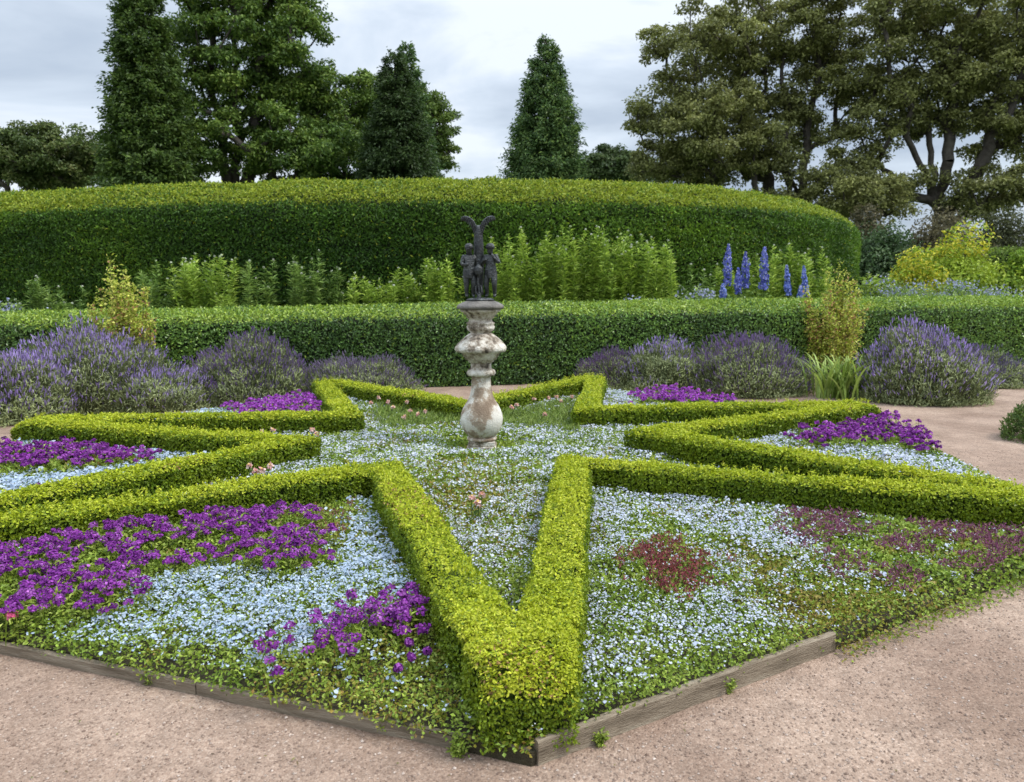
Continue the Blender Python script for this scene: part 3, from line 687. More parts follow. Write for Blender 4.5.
def bronze():
    t = thing('bronze_statue', TOP, 'dark bronze group of two standing figures under raised eagle wings on the stone pedestal', 'statue')
    mb = MB(); lathe(mb, [(.10, 0), (.138, .008), (.132, .02), (.11, .03), (.07, .036)], TOP-[0, 0, .012], 32); mb.build('base', [BRONZE], t)
    z0 = .025
    def fig(sx, label):
        s = sx
        # pelvis root, spine, head; one hand raised to the chest, the other holding the shield
        v = [(0, 0, .285), (0, 0, .34), (0, -.004, .40), (0, -.002, .447), (0, -.008, .468), (0, -.012, .505), (0, -.014, .545),
             (.062*1, 0, .425), (.083, -.012, .345), (.045, -.06, .345),
             (-.062, 0, .425), (-.085, -.02, .355), (-.05, -.066, .385),
             (.032, 0, .255), (.036, -.012, .15), (.032, .006, .03), (.036, -.038, .012),
             (-.032, 0, .255), (-.043, -.03, .15), (-.04, -.004, .03), (-.046, -.045, .012),
             (.02, -.072, .35), (-.02, -.075, .40)]
        e = [(0, 1), (1, 2), (2, 3), (3, 4), (4, 5), (5, 6), (2, 7), (7, 8), (8, 9), (2, 10), (10, 11), (11, 12), (0, 13), (13, 14), (14, 15), (15, 16), (0, 17), (17, 18), (18, 19), (19, 20), (9, 21), (12, 22)]
        r_ = [.05, .046, .055, .026, .024, .036, .026, .028, .022, .016, .028, .022, .016, .042, .028, .017, .013, .042, .028, .017, .013, .014, .014]
        if s > 0:      # the right figure lifts one hand to the chin and turns its hip
            v[7:10] = [(.064, 0, .43), (.098, -.015, .36), (.06, -.055, .41)]; v[21] = (.03, -.06, .455); v[14] = (.05, -.03, .15); v[15] = (.045, .0, .03); v[16] = (.055, -.04, .012)
        else:
            v[10:13] = [(-.064, 0, .42), (-.105, .0, .34), (-.075, -.05, .29)]; v[22] = (-.05, -.07, .28); v[5] = (.006, -.018, .503); v[6] = (.012, -.026, .54)
        v = [(q[0]*s*.86, q[1], q[2]*1.0) for q in v]
        o = skin_body('figure', v, e, r_, BRONZE, t, TOP+[sx*.102, -.01, z0]); o.rotation_euler.z = -sx*.25
        o['label'] = label
        c = TOP+[sx*.102, -.02, z0]
        mb = MB(); lathe(mb, [(.02, .50), (.041, .51), (.043, .53), (.036, .553), (.018, .568)], c+[0, .003, 0], 16); hd = mb.build('hair', [BRONZE], t)
        hd.parent = o; hd.location = (0, 0, 0); hd.matrix_parent_inverse = Matrix.Identity(4)
        hd.data.transform(Matrix.Translation(-Vector(TOP+[sx*.102, -.01, z0])))
        # drapery from hip to knee
        mb = MB(); lathe(mb, [(.050, .205), (.054, .225), (.054, .255), (.048, .29)], Vector((0, -.004, 0)), 20, rfun=lambda th, z: .12*np.sin(th*6+z*20)); dp = mb.build('drapery', [BRONZE]); dp.parent = o
    fig(-1, 'left standing bronze figure'); fig(1, 'right standing bronze figure')
    # the eagle: tall feathered body behind, wings raised and curling out
    v = [(0, 0, .10), (0, 0, .24), (0, 0, .42), (0, -.004, .58), (0, -.004, .70), (0, -.004, .765), (0, 0, .02), (.03, -.012, .30), (-.03, -.012, .30)]
    skin_body('eagle_body', v, [(0, 1), (1, 2), (2, 3), (3, 4), (4, 5), (0, 6)], [.042, .05, .055, .05, .043, .036, .05], BRONZE, t, TOP+[-.012, .045, z0], 2) if False else skin_body('eagle_body', v[:7], [(0, 1), (1, 2), (2, 3), (3, 4), (4, 5), (0, 6)], [.042, .05, .055, .05, .043, .036, .05], BRONZE, t, TOP+[-.012, .045, z0], 2)
    b = TOP+[-.012, .04, z0]
    for s in (-1, 1):
        mb = MB(); pts = []
        ctrl = [(.0, .66, .055), (.018, .74, .05), (.045, .795, .042), (.085, .835, .030), (.128, .850, .018), (.160, .842, .007)]
        n = len(ctrl); V = []
        for (x, z, w_) in ctrl:
            for (oy, oz) in ((-.016, -w_*.6), (-.022, w_*.1), (-.008, w_*.4), (.012, w_*.4), (.02, 0), (.012, -w_*.6)):
                V.append(b+np.array([s*x, oy, z+oz]))
        mb.add(V, [[i*6+j, (i+1)*6+j, (i+1)*6+(j+1) % 6, i*6+(j+1) % 6] for i in range(n-1) for j in range(6)], smooth=True)
        mb.add(V, [[(n-1)*6+j for j in range(6)]]); mb.add(V, [[5, 4, 3, 2, 1, 0]])
        # feathers hanging below the wing's leading edge and down the body
        for i in range(12):
            f = i/11*4.6; k = int(f); q = np.array(ctrl[k])*(1-f+k)+np.array(ctrl[k+1])*(f-k); ln = .09-.05*i/11
            p = b+np.array([s*q[0], -.02, q[1]]); d = np.array([s*.25, 0, -1.]); d /= np.linalg.norm(d)
            tube(mb, [p, p+d*ln*.6, p+d*ln], [.012, .013, .006], 5)
        o = mb.build('wing', [BRONZE], t)
    # shield held between the figures, and its stem
    mb = MB(); c = TOP+[-.012, -.045, z0]
    lathe(mb, [(.03, 0), (.042, .004), (.046, .012), (.03, .022), (.008, .026)], (0, 0, 0), 24)
    o = mb.build('shield', [BRONZE]); o.parent = t; o.location = (c-TOP)+np.array([0, -.012, .285]); o.rotation_euler = (R(90), 0, 0); o.scale = (1, 1.25, 1)
    mb = MB(); tube(mb, [c+[0, 0, -.01], c+[.008, .004, .08], c+[-.008, 0, .16], c+[0, 0, .26]], [.026, .016, .013, .014], 8)
    for s in (-1, 1):
        tube(mb, [c+[0, 0, .02], c+[s*.03, -.01, .06], c+[s*.026, -.01, .12], c+[s*.008, 0, .13]], [.012, .01, .008, .005], 6)
    mb.build('scrolled_stem', [BRONZE], t)
bronze()
for o_ in S.objects:
    if o_.get('category') == 'statue': o_.scale = (1, 1, .9)

# ------------------------------------------------------------------ swept hedges
def smooth_path(pts, step):
    pts = np.asarray(pts, float); out = []
    Q = np.vstack([2*pts[0]-pts[1], pts, 2*pts[-1]-pts[-2]])
    for i in range(1, len(Q)-2):
        for t in np.linspace(0, 1, 24, endpoint=False):
            a, b, c, d = Q[i-1], Q[i], Q[i+1], Q[i+2]
            out.append(.5*((2*b)+(-a+c)*t+(2*a-5*b+4*c-d)*t*t+(-a+3*b-3*c+d)*t**3))
    out.append(pts[-1]); out = np.array(out)
    s = np.r_[0, np.cumsum(np.linalg.norm(np.diff(out, axis=0), axis=1))]
    ss = np.arange(0, s[-1], step)
    return np.c_[np.interp(ss, s, out[:, 0]), np.interp(ss, s, out[:, 1])], ss
def swept(name, path, prof, nl, size, colf, label, mat, bulge=(.05, 1.2), inset=.06, band=None, tilt=.6, zvar=None, front_range=(0, 1), axis=None, group=None, lw=.5):
    mb = MB(); pp, ss = smooth_path(path, .1)
    T = unit(np.gradient(pp, axis=0)); Nf = np.c_[T[:, 1], -T[:, 0]]
    prof = np.asarray(prof, float)
    dn = unit(np.gradient(prof, axis=0)); pn = np.c_[dn[:, 1], -dn[:, 0]]*1.0      # outward normal in (front, z): profile runs bottom front -> top -> back
    # inner mass
    m = len(prof); st = pp[::3]; sn = Nf[::3]
    zt = np.zeros(len(st)) if zvar is None else zvar(ss[::3])
    ip = prof-pn*inset
    V = np.concatenate([np.stack([st[:, 0]+sn[:, 0]*f, st[:, 1]+sn[:, 1]*f, np.maximum(z+zt*(z/prof[:, 1].max()), 0)], 1)[None] for f, z in ip])
    ns = len(st)
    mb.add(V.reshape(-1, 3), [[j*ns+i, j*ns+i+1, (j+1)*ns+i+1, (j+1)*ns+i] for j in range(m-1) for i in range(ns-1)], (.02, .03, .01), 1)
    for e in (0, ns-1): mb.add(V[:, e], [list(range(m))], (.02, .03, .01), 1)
    # leaves
    pl = np.r_[0, np.cumsum(np.linalg.norm(np.diff(prof, axis=0), axis=1))]
    q = (front_range[0]+rng.random(nl)*(front_range[1]-front_range[0]))*pl[-1]; s = rng.random(nl)*ss[-1]
    pos = np.array([np.interp(s, ss, pp[:, i]) for i in range(2)]).T; n2 = unit(np.array([np.interp(s, ss, Nf[:, i]) for i in range(2)]).T)
    f = np.interp(q, pl, prof[:, 0]); z = np.interp(q, pl, prof[:, 1]); fn = np.interp(q, pl, pn[:, 0]); zn = np.interp(q, pl, pn[:, 1])
    if zvar is not None: z = z+zvar(s)*(z/prof[:, 1].max())
    sv_ = np.c_[s, q]
    b = (fbm(sv_, bulge[1], 5)-.5)*2*bulge[0]+rng.normal(size=nl)*size*.35
    if band is not None: b = b+band(sv_)
    fp = f+fn*b; zp = z+zn*b
    P = np.c_[pos+n2*fp[:, None], zp]; Nn = np.c_[n2*fn[:, None], zn]
    # only what can face the garden
    vd = -P*np.array([1, 1, 0])+np.array([0, 0, EYE])-np.array([0, 0, 1])*zp[:, None]
    ok = ((Nn*unit(vd)).sum(1) > -.35) & (np.abs(P[:, 0]) < P[:, 1]*.74+1.5)
    P, Nn, sv_, zn = P[ok], Nn[ok], sv_[ok], zn[ok]
    c = colf(sv_, zn, P)
    leaves(mb, P, Nn, size, size*lw, c, tilt, axis=Nn*.3+np.array([0, 0, .35]) if axis is None else axis, axj=.6)
    o = mb.build(name, [mat, CORE]); tag(o, label, 'hedge', group)
    return o
LAUREL = [(0.057, 0.118, 0.026), (0.103, 0.193, 0.04), (0.16, 0.286, 0.05), (0.274, 0.415, 0.063)]
NEWG = [(0.132, 0.238, 0.026), (0.264, 0.37, 0.04), (0.396, 0.488, 0.066)]
def lcol(sv_, zn, P):
    n = len(sv_); sect = vnoise(np.c_[sv_[:, 0], np.zeros(n)], .55, 33)
    w_ = rng.beta(2, 2.2, n)*.7+(fbm(sv_, 2.2, 8)-.5)*.5+(sect-.5)*.5+.08
    c = colmix(n, LAUREL, .25, w_)
    k = rng.random(n) < np.clip((zn-.3)*1.7, 0.03, .92)*np.clip(.6+vnoise(sv_, 1.5, 91)*.6, 0, 1)
    c[k] = colmix(k.sum(), NEWG, .15, rng.beta(1.8, 2, k.sum())); return c
mid_path = [(-16, path_y(-12)+.4), (-9, path_y(-9)), (-4.5, path_y(-4.5)), (0, path_y(0)), (4.5, path_y(4.5)), (9, path_y(9)), (14, path_y(14)), (19, path_y(19))]
mid_prof = [(0, 0), (.01, .4), (.015, .8), (.01, 1.10), (-.02, 1.16), (-.09, 1.20), (-.4, 1.28), (-.8, 1.34), (-1.15, 1.34), (-1.3, 1.25), (-1.35, 1.0), (-1.35, 0)]
swept('clipped_hedge', mid_path, mid_prof, 200000, .055, lcol, 'waist high dark green clipped hedge crossing behind the star bed', GLOSSY, (.028, 2.5), .05, front_range=(0, .78), tilt=.65, zvar=lambda q: np.interp(q, [0, 7, 16, 26, 35], [-.12, -.09, 0, .03, .04]))
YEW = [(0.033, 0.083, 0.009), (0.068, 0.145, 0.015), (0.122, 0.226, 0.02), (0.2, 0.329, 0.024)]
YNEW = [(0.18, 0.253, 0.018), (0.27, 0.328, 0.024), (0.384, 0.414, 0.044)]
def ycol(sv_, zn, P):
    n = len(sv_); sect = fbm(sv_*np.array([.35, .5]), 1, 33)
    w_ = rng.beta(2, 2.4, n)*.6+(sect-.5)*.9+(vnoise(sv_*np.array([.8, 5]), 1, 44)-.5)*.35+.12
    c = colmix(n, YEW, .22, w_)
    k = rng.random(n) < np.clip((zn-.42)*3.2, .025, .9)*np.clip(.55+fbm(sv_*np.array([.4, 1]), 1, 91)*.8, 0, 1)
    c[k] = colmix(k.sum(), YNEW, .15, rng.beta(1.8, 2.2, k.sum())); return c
yew_path = [(-27, 25), (-20, 21.3), (-13.4, 18.9), (-8, 17.4), (-3, 17.0), (1, 17.1), (5, 18.4), (8.2, 20.8), (10.7, 24.2), (12.6, 28.5), (13.3, 33), (12.2, 38), (9, 42)]
yew_prof = [(0, 0), (.03, 1.2), (.03, 2.4), (.02, 3.2), (-.02, 3.44), (-.14, 3.58), (-.5, 3.82), (-.95, 4.03), (-1.4, 4.12), (-1.9, 4.12), (-2.4, 3.8), (-2.6, 3.0), (-2.6, 0)]
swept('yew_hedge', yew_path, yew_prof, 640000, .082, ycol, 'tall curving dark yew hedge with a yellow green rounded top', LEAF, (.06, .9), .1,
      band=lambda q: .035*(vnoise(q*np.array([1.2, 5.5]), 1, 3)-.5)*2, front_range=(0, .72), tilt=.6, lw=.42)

# ------------------------------------------------------------------ lavender
LAVG = [(0.179, 0.218, 0.097), (0.276, 0.316, 0.138), (0.356, 0.397, 0.179), (0.406, 0.47, 0.138)]
LAVF = [(0.212, 0.139, 0.359), (0.326, 0.233, 0.506), (0.441, 0.333, 0.636), (0.587, 0.482, 0.75)]
def lavender(pxc, pyb, pyt, hw, label, green=.3, pal=LAVF, n=2200, tone=1.0):
    n = int(n*1.9); b = at(pxc, pyb, 0); d = b[1]; b[1] = min(b[1]+hw/F*d*.55, path_y(b[0])-.12-hw/F*d*.62)
    top = atd(pxc, pyt, b[1])[2]; r = hw/F*b[1]
    t = thing('lavender_bush', b, label, 'lavender', 'lavender bushes along the hedge')
    mf, mg = MB(), MB()
    D = rdir(n); D[:, 2] = np.abs(D[:, 2]); D[:, 2] = D[:, 2]*.9+.12
    sc_ = np.array([r, r*.85, top])
    lump = .68+.62*fbm(D*1.7+b, 1.3, 15)
    tipP = b+unit(D)*sc_*lump[:, None]*(.78+.27*rng.random((n, 1)))
    org = b+np.c_[D[:, :2]*np.array([r, r])*.45, np.full(n, .08)]
    dv = tipP-org; ln = np.linalg.norm(dv, axis=1); du = dv/ln[:, None]; du = unit(du+np.array([0, 0, 1.0])+rng.normal(size=(n, 3))*.26)
    fl = rng.random(n) < (1-green*np.clip(fbm(D*1.8+b, 1, 19)*2.2-.3, 0, 1.3))*np.clip(.22+.85*unit(D)[:, 2], 0, .85)
    bl = .045+.03*rng.random(n)
    blades(mg, tipP-du*.28, du, .28, .007, colmix(n, [(.09, .12, .045), (.15, .18, .07), (.19, .21, .09)], .2)*tone)
    m = fl; blades(mf, tipP[m], du[m], bl[m]*.85, .0105, colmix(m.sum(), pal, .2)*tone)
    m2 = m & (rng.random(n) < .7); blades(mf, tipP[m2]-du[m2]*.03+rng.normal(size=(m2.sum(), 3))*.012, du[m2], bl[m2]*.8, .0105, colmix(m2.sum(), pal, .2)*tone)
    # leafy mound beneath
    k = int(n*3.6); D = rdir(k); D[:, 2] = np.abs(D[:, 2])*.95; rad = .55+.42*rng.random((k, 1))**.5
    lump = .68+.62*fbm(D*1.7+b, 1.3, 15)
    Q = b+D*sc_*rad*lump[:, None]; Q[:, 2] = np.maximum(Q[:, 2]-.04, .01)
    leaves(mg, Q, D, .065, .012, colmix(k, LAVG, .2, np.clip(rng.random(k)*.7+(fbm(D*2+b, 1.5, 23)-.35)*.8, 0, 1))*tone, .6, axis=D+np.array([0, 0, .9]), axj=.35)
    th = np.arange(18)*2*np.pi/18; ph = np.linspace(0, np.pi/2*.98, 7)
    V = np.array([[b[0]+math.cos(a)*math.cos(p)*r*.66, b[1]+math.sin(a)*math.cos(p)*r*.6, b[2]+math.sin(p)*top*.62] for p in ph for a in th])
    mg.add(V, [[j*18+i, j*18+(i+1) % 18, (j+1)*18+(i+1) % 18, (j+1)*18+i] for j in range(6) for i in range(18)], (.05, .06, .03), 1)
    mg.build('foliage', [LEAF, CORE], t); mf.build('flower_spikes', [PETAL], t)
for a in ((70, 414, 324, 82, 'largest lavender bush, a tall purple mound in front of the left golden shrub', .5, LAVF, 3000),
          (0, 424, 350, 62, 'lavender bush cut by the left side of the photo', .35, LAVF, 2200),
          (138, 412, 364, 62, 'lower green flecked lavender bush in front of the largest one', .8, LAVF, 2200),
          (238, 405, 337, 66, 'round lavender bush midway between pink tipped shrub and pedestal', .35, [(.13, .08, .19), (.20, .13, .29), (.28, .20, .37)], 2400),
          (368, 389, 356, 62, 'low greyish lavender bush nearest the pedestal on its left', .2, [(.15, .11, .18), (.22, .17, .26), (.27, .22, .32)], 1700),
          (612, 384, 350, 44, 'small mauve lavender bush right of the pedestal under the hedge', .25, [(.14, .09, .18), (.21, .14, .26)], 1400),
          (668, 392, 340, 52, 'half green lavender bush behind the bright violet flowers', .9, LAVF, 1800),
          (758, 397, 335, 64, 'wide mauve lavender bush left of the strappy lily clump', .25, [(.14, .09, .20), (.20, .13, .28), (.28, .20, .36)], 2400),
          (938, 405, 326, 68, 'tall purple lavender bush at the bend of the right gravel path', .4, LAVF, 2600),
          (1000, 388, 350, 38, 'greyer lavender bush farthest right along the path', .5, [(.14, .11, .20), (.22, .18, .30)], 1400)):
    lavender(*a)
def low_shrub(px, py, hw, h, label, pal):
    b = at(px, py, 0); r = hw/F*b[1]; t = thing('low_shrub', b, label, 'shrub'); mb = MB(); n = 5000
    D = rdir(n); D[:, 2] = np.abs(D[:, 2]); Q = b+D*np.array([r, r, h])*(.5+.5*rng.random((n, 1))**.4)*(.8+.4*fbm(D*2, 1, 3))[:, None]
    leaves(mb, Q, D, .05, .016, colmix(n, pal), .6, axis=D+np.array([0, 0, .6]), axj=.4); mb.build('foliage', [LEAF], t)
    for i in range(7):
        mb = MB(); a = i*.9; tube(mb, [b, b+[math.cos(a)*r*.4, math.sin(a)*r*.4, h*.6]], [.008, .004], 5, (.10, .08, .05)); mb.build('stem', [BARK], t)
low_shrub(1046, 440, 40, .42, 'green shrub cut by the right side beside the gravel path', [(.05, .10, .02), (.10, .16, .03), (.16, .22, .05)])

# strappy lily leaves
def lily():
    b = at(842, 398, 0); t = thing('lily_clump', b, 'clump of bright green strap leaves between two lavender bushes on the right', 'lily plant'); mb = MB()
    for i in range(150):
        a = rng.random()*6.28; ln = .5+.4*rng.random(); sp = (.15+.75*rng.random()**1.2)*ln; o = b+np.r_[rng.normal()*.22, rng.normal()*.12, 0]
        f = np.linspace(0, 1, 7); dirv = np.array([math.cos(a), math.sin(a), 0]); pd = np.array([-dirv[1], dirv[0], 0])
        pts = o+dirv*(sp*f**1.5)[:, None]+np.array([0, 0, 1])*(ln*(f-.28*f**3))[:, None]
        wd = .016*np.array([.7, 1, 1.05, 1, .85, .55, .08])
        V = np.stack([pts-pd*wd[:, None], pts+pd*wd[:, None]], 1).reshape(-1, 3)
        mb.add(V, [[2*j, 2*j+1, 2*j+3, 2*j+2] for j in range(6)], colmix(1, [(.14, .22, .04), (.22, .31, .05), (.30, .38, .10)])[0])
    mb.build('foliage', [LEAF], t)
lily()

# golden shrubs with pink tips
def golden(px, pyt, d, wpx, label, hb):
    b = atd(px, 330, d); b[2] = 0; top = atd(px, pyt, d)[2]; r = wpx/F*d
    t = thing('golden_shrub', b, label, 'shrub', 'golden shrubs against the hedge'); ms_, mf, mt = MB(), MB(), MB()
    for i in range(46):
        a = rng.random()*6.28; rr = r*rng.random()**.6; h = top*(.42+.56*rng.random()**1.1*(1-.35*rr/r)) if i > 2 else top*(1-.1*i)
        if i < 3: rr *= .6
        e = b+np.array([math.cos(a)*rr, math.sin(a)*rr*.7, h]); m_ = b+(e-b)*np.array([.7, .7, .55])+np.r_[rng.normal(size=2)*.04, 0]
        f = np.linspace(0, 1, 9)[:, None]; pts = (1-f)**2*(b+np.r_[rng.normal(size=2)*.06, 0])+2*f*(1-f)*m_+f*f*e
        o_ = b+np.array([math.cos(a)*rr*.5, math.sin(a)*rr*.4, 0]); pts = (1-f)**2*o_+2*f*(1-f)*m_+f*f*e
        tube(ms_, pts, np.linspace(.007, .003, 9), 4, (.17, .15, .06))
        n = 190; f = hb+(1-hb)*rng.random((n, 1))**.8; Q = (1-f)**2*o_+2*f*(1-f)*m_+f*f*e+rng.normal(size=(n, 3))*np.array([.075, .06, .04])*(1.25-f*.8)
        u = np.clip(Q[:, 2]/top+rng.normal(size=n)*.12, 0, 1)
        c = colmix(n, [(.22, .31, .03), (.38, .45, .05), (.52, .54, .09), (.60, .57, .16)], .2)
        k = rng.random(n) < np.where((u > .38) & (u < .62), .24, .05); c[k] = colmix(k.sum(), [(.40, .17, .08), (.48, .27, .14)])
        leaves(mf, Q, np.tile([0, -.5, .7], (n, 1)), .048, .03, c, .8)
    ms_.build('stem', [LEAF], t); mf.build('foliage', [LEAF], t)
golden(120, 256, 11.15, 34, 'golden leaved shrub with pink tips rising above the hedge on the left', .3)
golden(836, 260, 14.0, 33, 'golden leaved shrub with pink tips rising above the hedge on the right', .16)

# ------------------------------------------------------------------ tall perennials between the hedges
PER = [(0.18, 0.284, 0.039), (0.276, 0.4, 0.056), (0.387, 0.517, 0.078), (0.496, 0.595, 0.123)]
PERG = [(0.129, 0.216, 0.047), (0.209, 0.317, 0.068), (0.323, 0.432, 0.104)]
def perennial(px, pyt, hwpx, label, d=15.8, nst=14, pal=PER, bud=True, leaf=.17, gap=.05):
    nst = int(nst*1.3)+2; hwpx *= 1.25
    top = atd(px, pyt, d)[2]; b = atd(px, 300, d); b[2] = 0; r = hwpx/F*d
    t = thing('tall_perennial', b, label, 'perennial', 'leafy perennials between the hedges'); ms_, mf, mbud = MB(), MB(), MB()
    for i in range(nst):
        a = rng.random()*6.28; rr = r*math.sqrt(rng.random()); h = top*(1.02-.30*rng.random()**1.3*(i > 0)-.1*(rr/r)**2)
        o = b+np.array([math.cos(a)*rr*.75, math.sin(a)*rr*.5, 0]); e = o+np.array([math.cos(a)*rr*.3, math.sin(a)*rr*.2, h])
        f = np.linspace(0, 1, 8)[:, None]; bow = rng.normal(size=3)*.06*np.array([1, 1, 0]); e = e+np.r_[rng.normal(size=2)*.05, 0]; pts = o+(e-o)*f+bow*np.sin(f*3.14)
        ms_ = MB(); tube(ms_, pts, np.linspace(.011, .005, 8), 4, pal[0]); ms_.build('stem', [LEAF], t)
        n = int((h*.66)/gap)*5; f = 1-.66*rng.random((n, 1)); Q = o+(e-o)*f+bow*np.sin(f*3.14)
        az = rng.random(n)*6.28; taper = np.clip((1-f[:, 0])*7+.38, 0, 1)*(.55+.55*rng.random(n)); D = np.c_[np.cos(az), np.sin(az), .75-.7*rng.random(n)]
        D = unit(D)
        leaves(mf, Q, np.tile([0, 0, 1.], (n, 1))-D*.3, leaf*taper, .042*(.5+.5*taper), colmix(n, pal, .15, np.clip(rng.beta(2, 2, n)+rng.normal()*.1, 0, 1)), .25, axis=D, axj=.15, fold=.08)
        if bud and rng.random() < .75:
            mbud = MB(); D = rdir(10); V = e+D*.012; discs(mbud, e+D*.018+[0, 0, .01], D, .014, colmix(10, [(.35, .42, .25), (.55, .58, .45), (.42, .40, .36)]), 5, .2); mbud.build('flower_bud', [PETAL], t)
    mf.build('foliage', [LEAF], t)
for a in ((34, 276, 20, 'small grey green perennial at the far left behind the hedge', 15.2, 8, PERG),
          (72, 282, 12, 'thin perennial left of the pink tipped shrub behind the hedge', 15.2, 5, PERG),
          (160, 262, 18, 'grey green perennial just right of the left golden shrub', 15.4, 9, PERG),
          (205, 252, 32, 'broad light green perennial, first large clump from the left', 15.6, 20, PER),
          (254, 258, 12, 'single slender perennial spire left of a bushier clump', 15.6, 4, PERG),
          (292, 255, 22, 'green perennial with pale buds, taller of two left of centre', 15.8, 11, PERG),
          (325, 252, 16, 'narrow budded perennial beside a taller clump left of the statue', 15.8, 7, PERG),
          (362, 274, 16, 'short perennial midway between hedge ends left of the statue', 15.8, 8, PER),
          (398, 270, 26, 'low broad perennial second to the left of the statue', 15.9, 16, PER),
          (438, 256, 20, 'bright green perennial immediately left of the statue', 15.9, 14, PER),
          (522, 230, 26, 'bright green perennial immediately right of the statue', 16.0, 20, PER),
          (566, 228, 26, 'tall bright green perennial second to the right of the statue', 16.0, 20, PER),
          (604, 226, 24, 'tallest bright green perennial in the mass right of the statue', 16.1, 18, PER),
          (642, 237, 26, 'bright green perennial at the right end of the dense mass', 16.1, 18, PER),
          (696, 264, 14, 'grey green perennial left of the blue delphiniums', 16.2, 7, PERG),
          (745, 256, 22, 'leafy green perennial behind the left delphinium spikes', 17.2, 12, PER),
          (782, 242, 22, 'tall leafy perennial behind the blue delphiniums', 17.3, 13, PER),
          (812, 246, 16, 'loose leafy perennial between delphiniums and right golden shrub', 17.2, 9, PER),
          (868, 268, 14, 'pale green spiky perennial right of the right golden shrub', 17.0, 7, PER)):
    perennial(*a)
perennial(230, 292, 9, 'small bright yellow green sprout just behind the hedge', 14.6, 4, [(.25, .36, .05), (.34, .44, .08)], False, .16)

# delphiniums
DEL = [(.08, .09, .36), (.12, .14, .50), (.19, .22, .60), (.32, .34, .70)]
def delphinium(px, pyt, pyb, label, d=16.2, wd=.075, pal=DEL):
    wd *= 1.02
    T_ = atd(px, pyt, d); B_ = atd(px, pyb, d); b = np.array([B_[0], B_[1], 0])
    t = thing('delphinium', b, label, 'delphinium', 'blue delphiniums behind the hedge'); mb = MB(); lean = rng.normal(size=2)*.03
    T_[:2] += lean; tube(mb, [b, B_, T_], [.012, .01, .004], 5, (.10, .16, .04)); mb.build('stem', [LEAF], t)
    mb = MB(); n = 420; f = rng.random((n, 1))**.85; az = rng.random(n)*6.28; D = np.c_[np.cos(az), np.sin(az), .1+np.zeros(n)]
    prof = wd*np.clip(1.25-f[:, 0]**2.2, .2, 1)*(.7+.4*rng.random(n))*(.65+.7*vnoise(np.c_[f*9, az*.8, np.full(n, px)], 1, 5))
    Q = B_+(T_-B_)*f+D*prof[:, None]
    discs(mb, Q, D, .026*np.clip(1.2-f[:, 0]*.7, .3, 1), colmix(n, pal, .15), 5, .4)
    k = rng.random(n) < .12; discs(mb, Q[k]+D[k]*.012, D[k], .009, (.75, .72, .8), 5, .2)
    mb.build('flower_spike', [PETAL], t)
    mb = MB(); n = 120; f = rng.random((n, 1))*.95; az = rng.random(n)*6.28; D = np.c_[np.cos(az), np.sin(az), .2+np.zeros(n)]
    leaves(mb, b+(B_-b)*f+D*.12*rng.random((n, 1)), np.tile([0, 0, 1.], (n, 1)), .14, .07, colmix(n, PERG, .2), .4, axis=D, axj=.3); mb.build('foliage', [LEAF], t)
LAVB = [(.09, .13, .42), (.16, .22, .58), (.28, .35, .70)]
for a in ((727, 244, 286, 'tallest slim delphinium, leftmost of the violet blue spikes', 16.2, .075),
          (745, 252, 288, 'violet blue delphinium spike with a side spike, second from the left', 16.1, .07),
          (738, 268, 294, 'short violet delphinium spike low in front of the two left ones', 15.9, .06),
          (764, 247, 290, 'broadest violet blue delphinium spike in the middle', 16.1, .085),
          (788, 265, 296, 'pale sky blue delphinium spike right of the broad one', 15.9, .055, LAVB),
          (806, 266, 300, 'pale blue delphinium spike nearest the right golden shrub', 15.9, .055, LAVB),
          (723, 284, 300, 'small low blue delphinium spike at the foot of the tallest one', 15.7, .055, LAVB),
          (800, 286, 301, 'small low blue delphinium spike at the right end behind the hedge', 15.7, .05, LAVB)):
    delphinium(*a)

# loose grey blue flowering plants on the right
def catmint(px, pyt, hw, label, d=17.0, pal=None):
    b = atd(px, 300, d); b[2] = 0; top = atd(px, pyt, d)[2]; r = hw/F*d
    t = thing('blue_flowered_plant', b, label, 'plant', 'grey blue flowers behind the right end of the hedge'); mg, mf = MB(), MB(); n = 200
    D = np.c_[rng.normal(size=(n, 2))*.28, np.ones(n)]; o = b+np.c_[rng.normal(size=(n, 2))*r*.35, np.zeros(n)]
    h = top*(.72+.3*rng.random(n)); D = unit(D); tip = o+D*h[:, None]*np.array([.6, .6, 1])
    blades(mg, o, tip-o, np.linalg.norm(tip-o, axis=1), .012, colmix(n, PERG, .2))
    tip = tip+0; Q = np.repeat(tip, 16, 0)-np.array([0, 0, 1])*rng.random((n*16, 1))*.7+rng.normal(size=(n*16, 3))*.07
    leaves(mg, Q, rdir(n*16), .08, .03, colmix(n*16, PERG+[(.22, .28, .14)], .2), .5)
    tip = tip[rng.random(n) < .5]; n = len(tip)
    Q = np.repeat(tip, 5, 0)+rng.normal(size=(n*5, 3))*.045
    discs(mf, Q, rdir(n*5), .02, colmix(n*5, pal or [(.22, .24, .38), (.32, .34, .48), (.44, .46, .58)], .15), 5, .4)
    mg.build('foliage', [LEAF], t); o = mf.build('flowers', [PETAL], t); o['kind'] = 'stuff'
catmint(884, 278, 18, 'grey blue flowered plant just right of the right golden shrub', 16.8)
catmint(918, 282, 20, 'grey blue flowered plant in front of the left part of the yellow bush')
catmint(953, 281, 16, 'grey blue flowered plant in front of the middle of the yellow bush')
catmint(995, 286, 22, 'pale lilac flowered plant at the right end behind the hedge')
catmint(700, 291, 14, 'faint blue flowers at the foot of the grey green perennial', 15.6)
catmint(636, 298, 10, 'few pale blue flowers poking over the hedge right of centre', 15.0)
catmint(2, 302, 14, 'pale blue flowers over the hedge at the left side of the photo', 13.4)

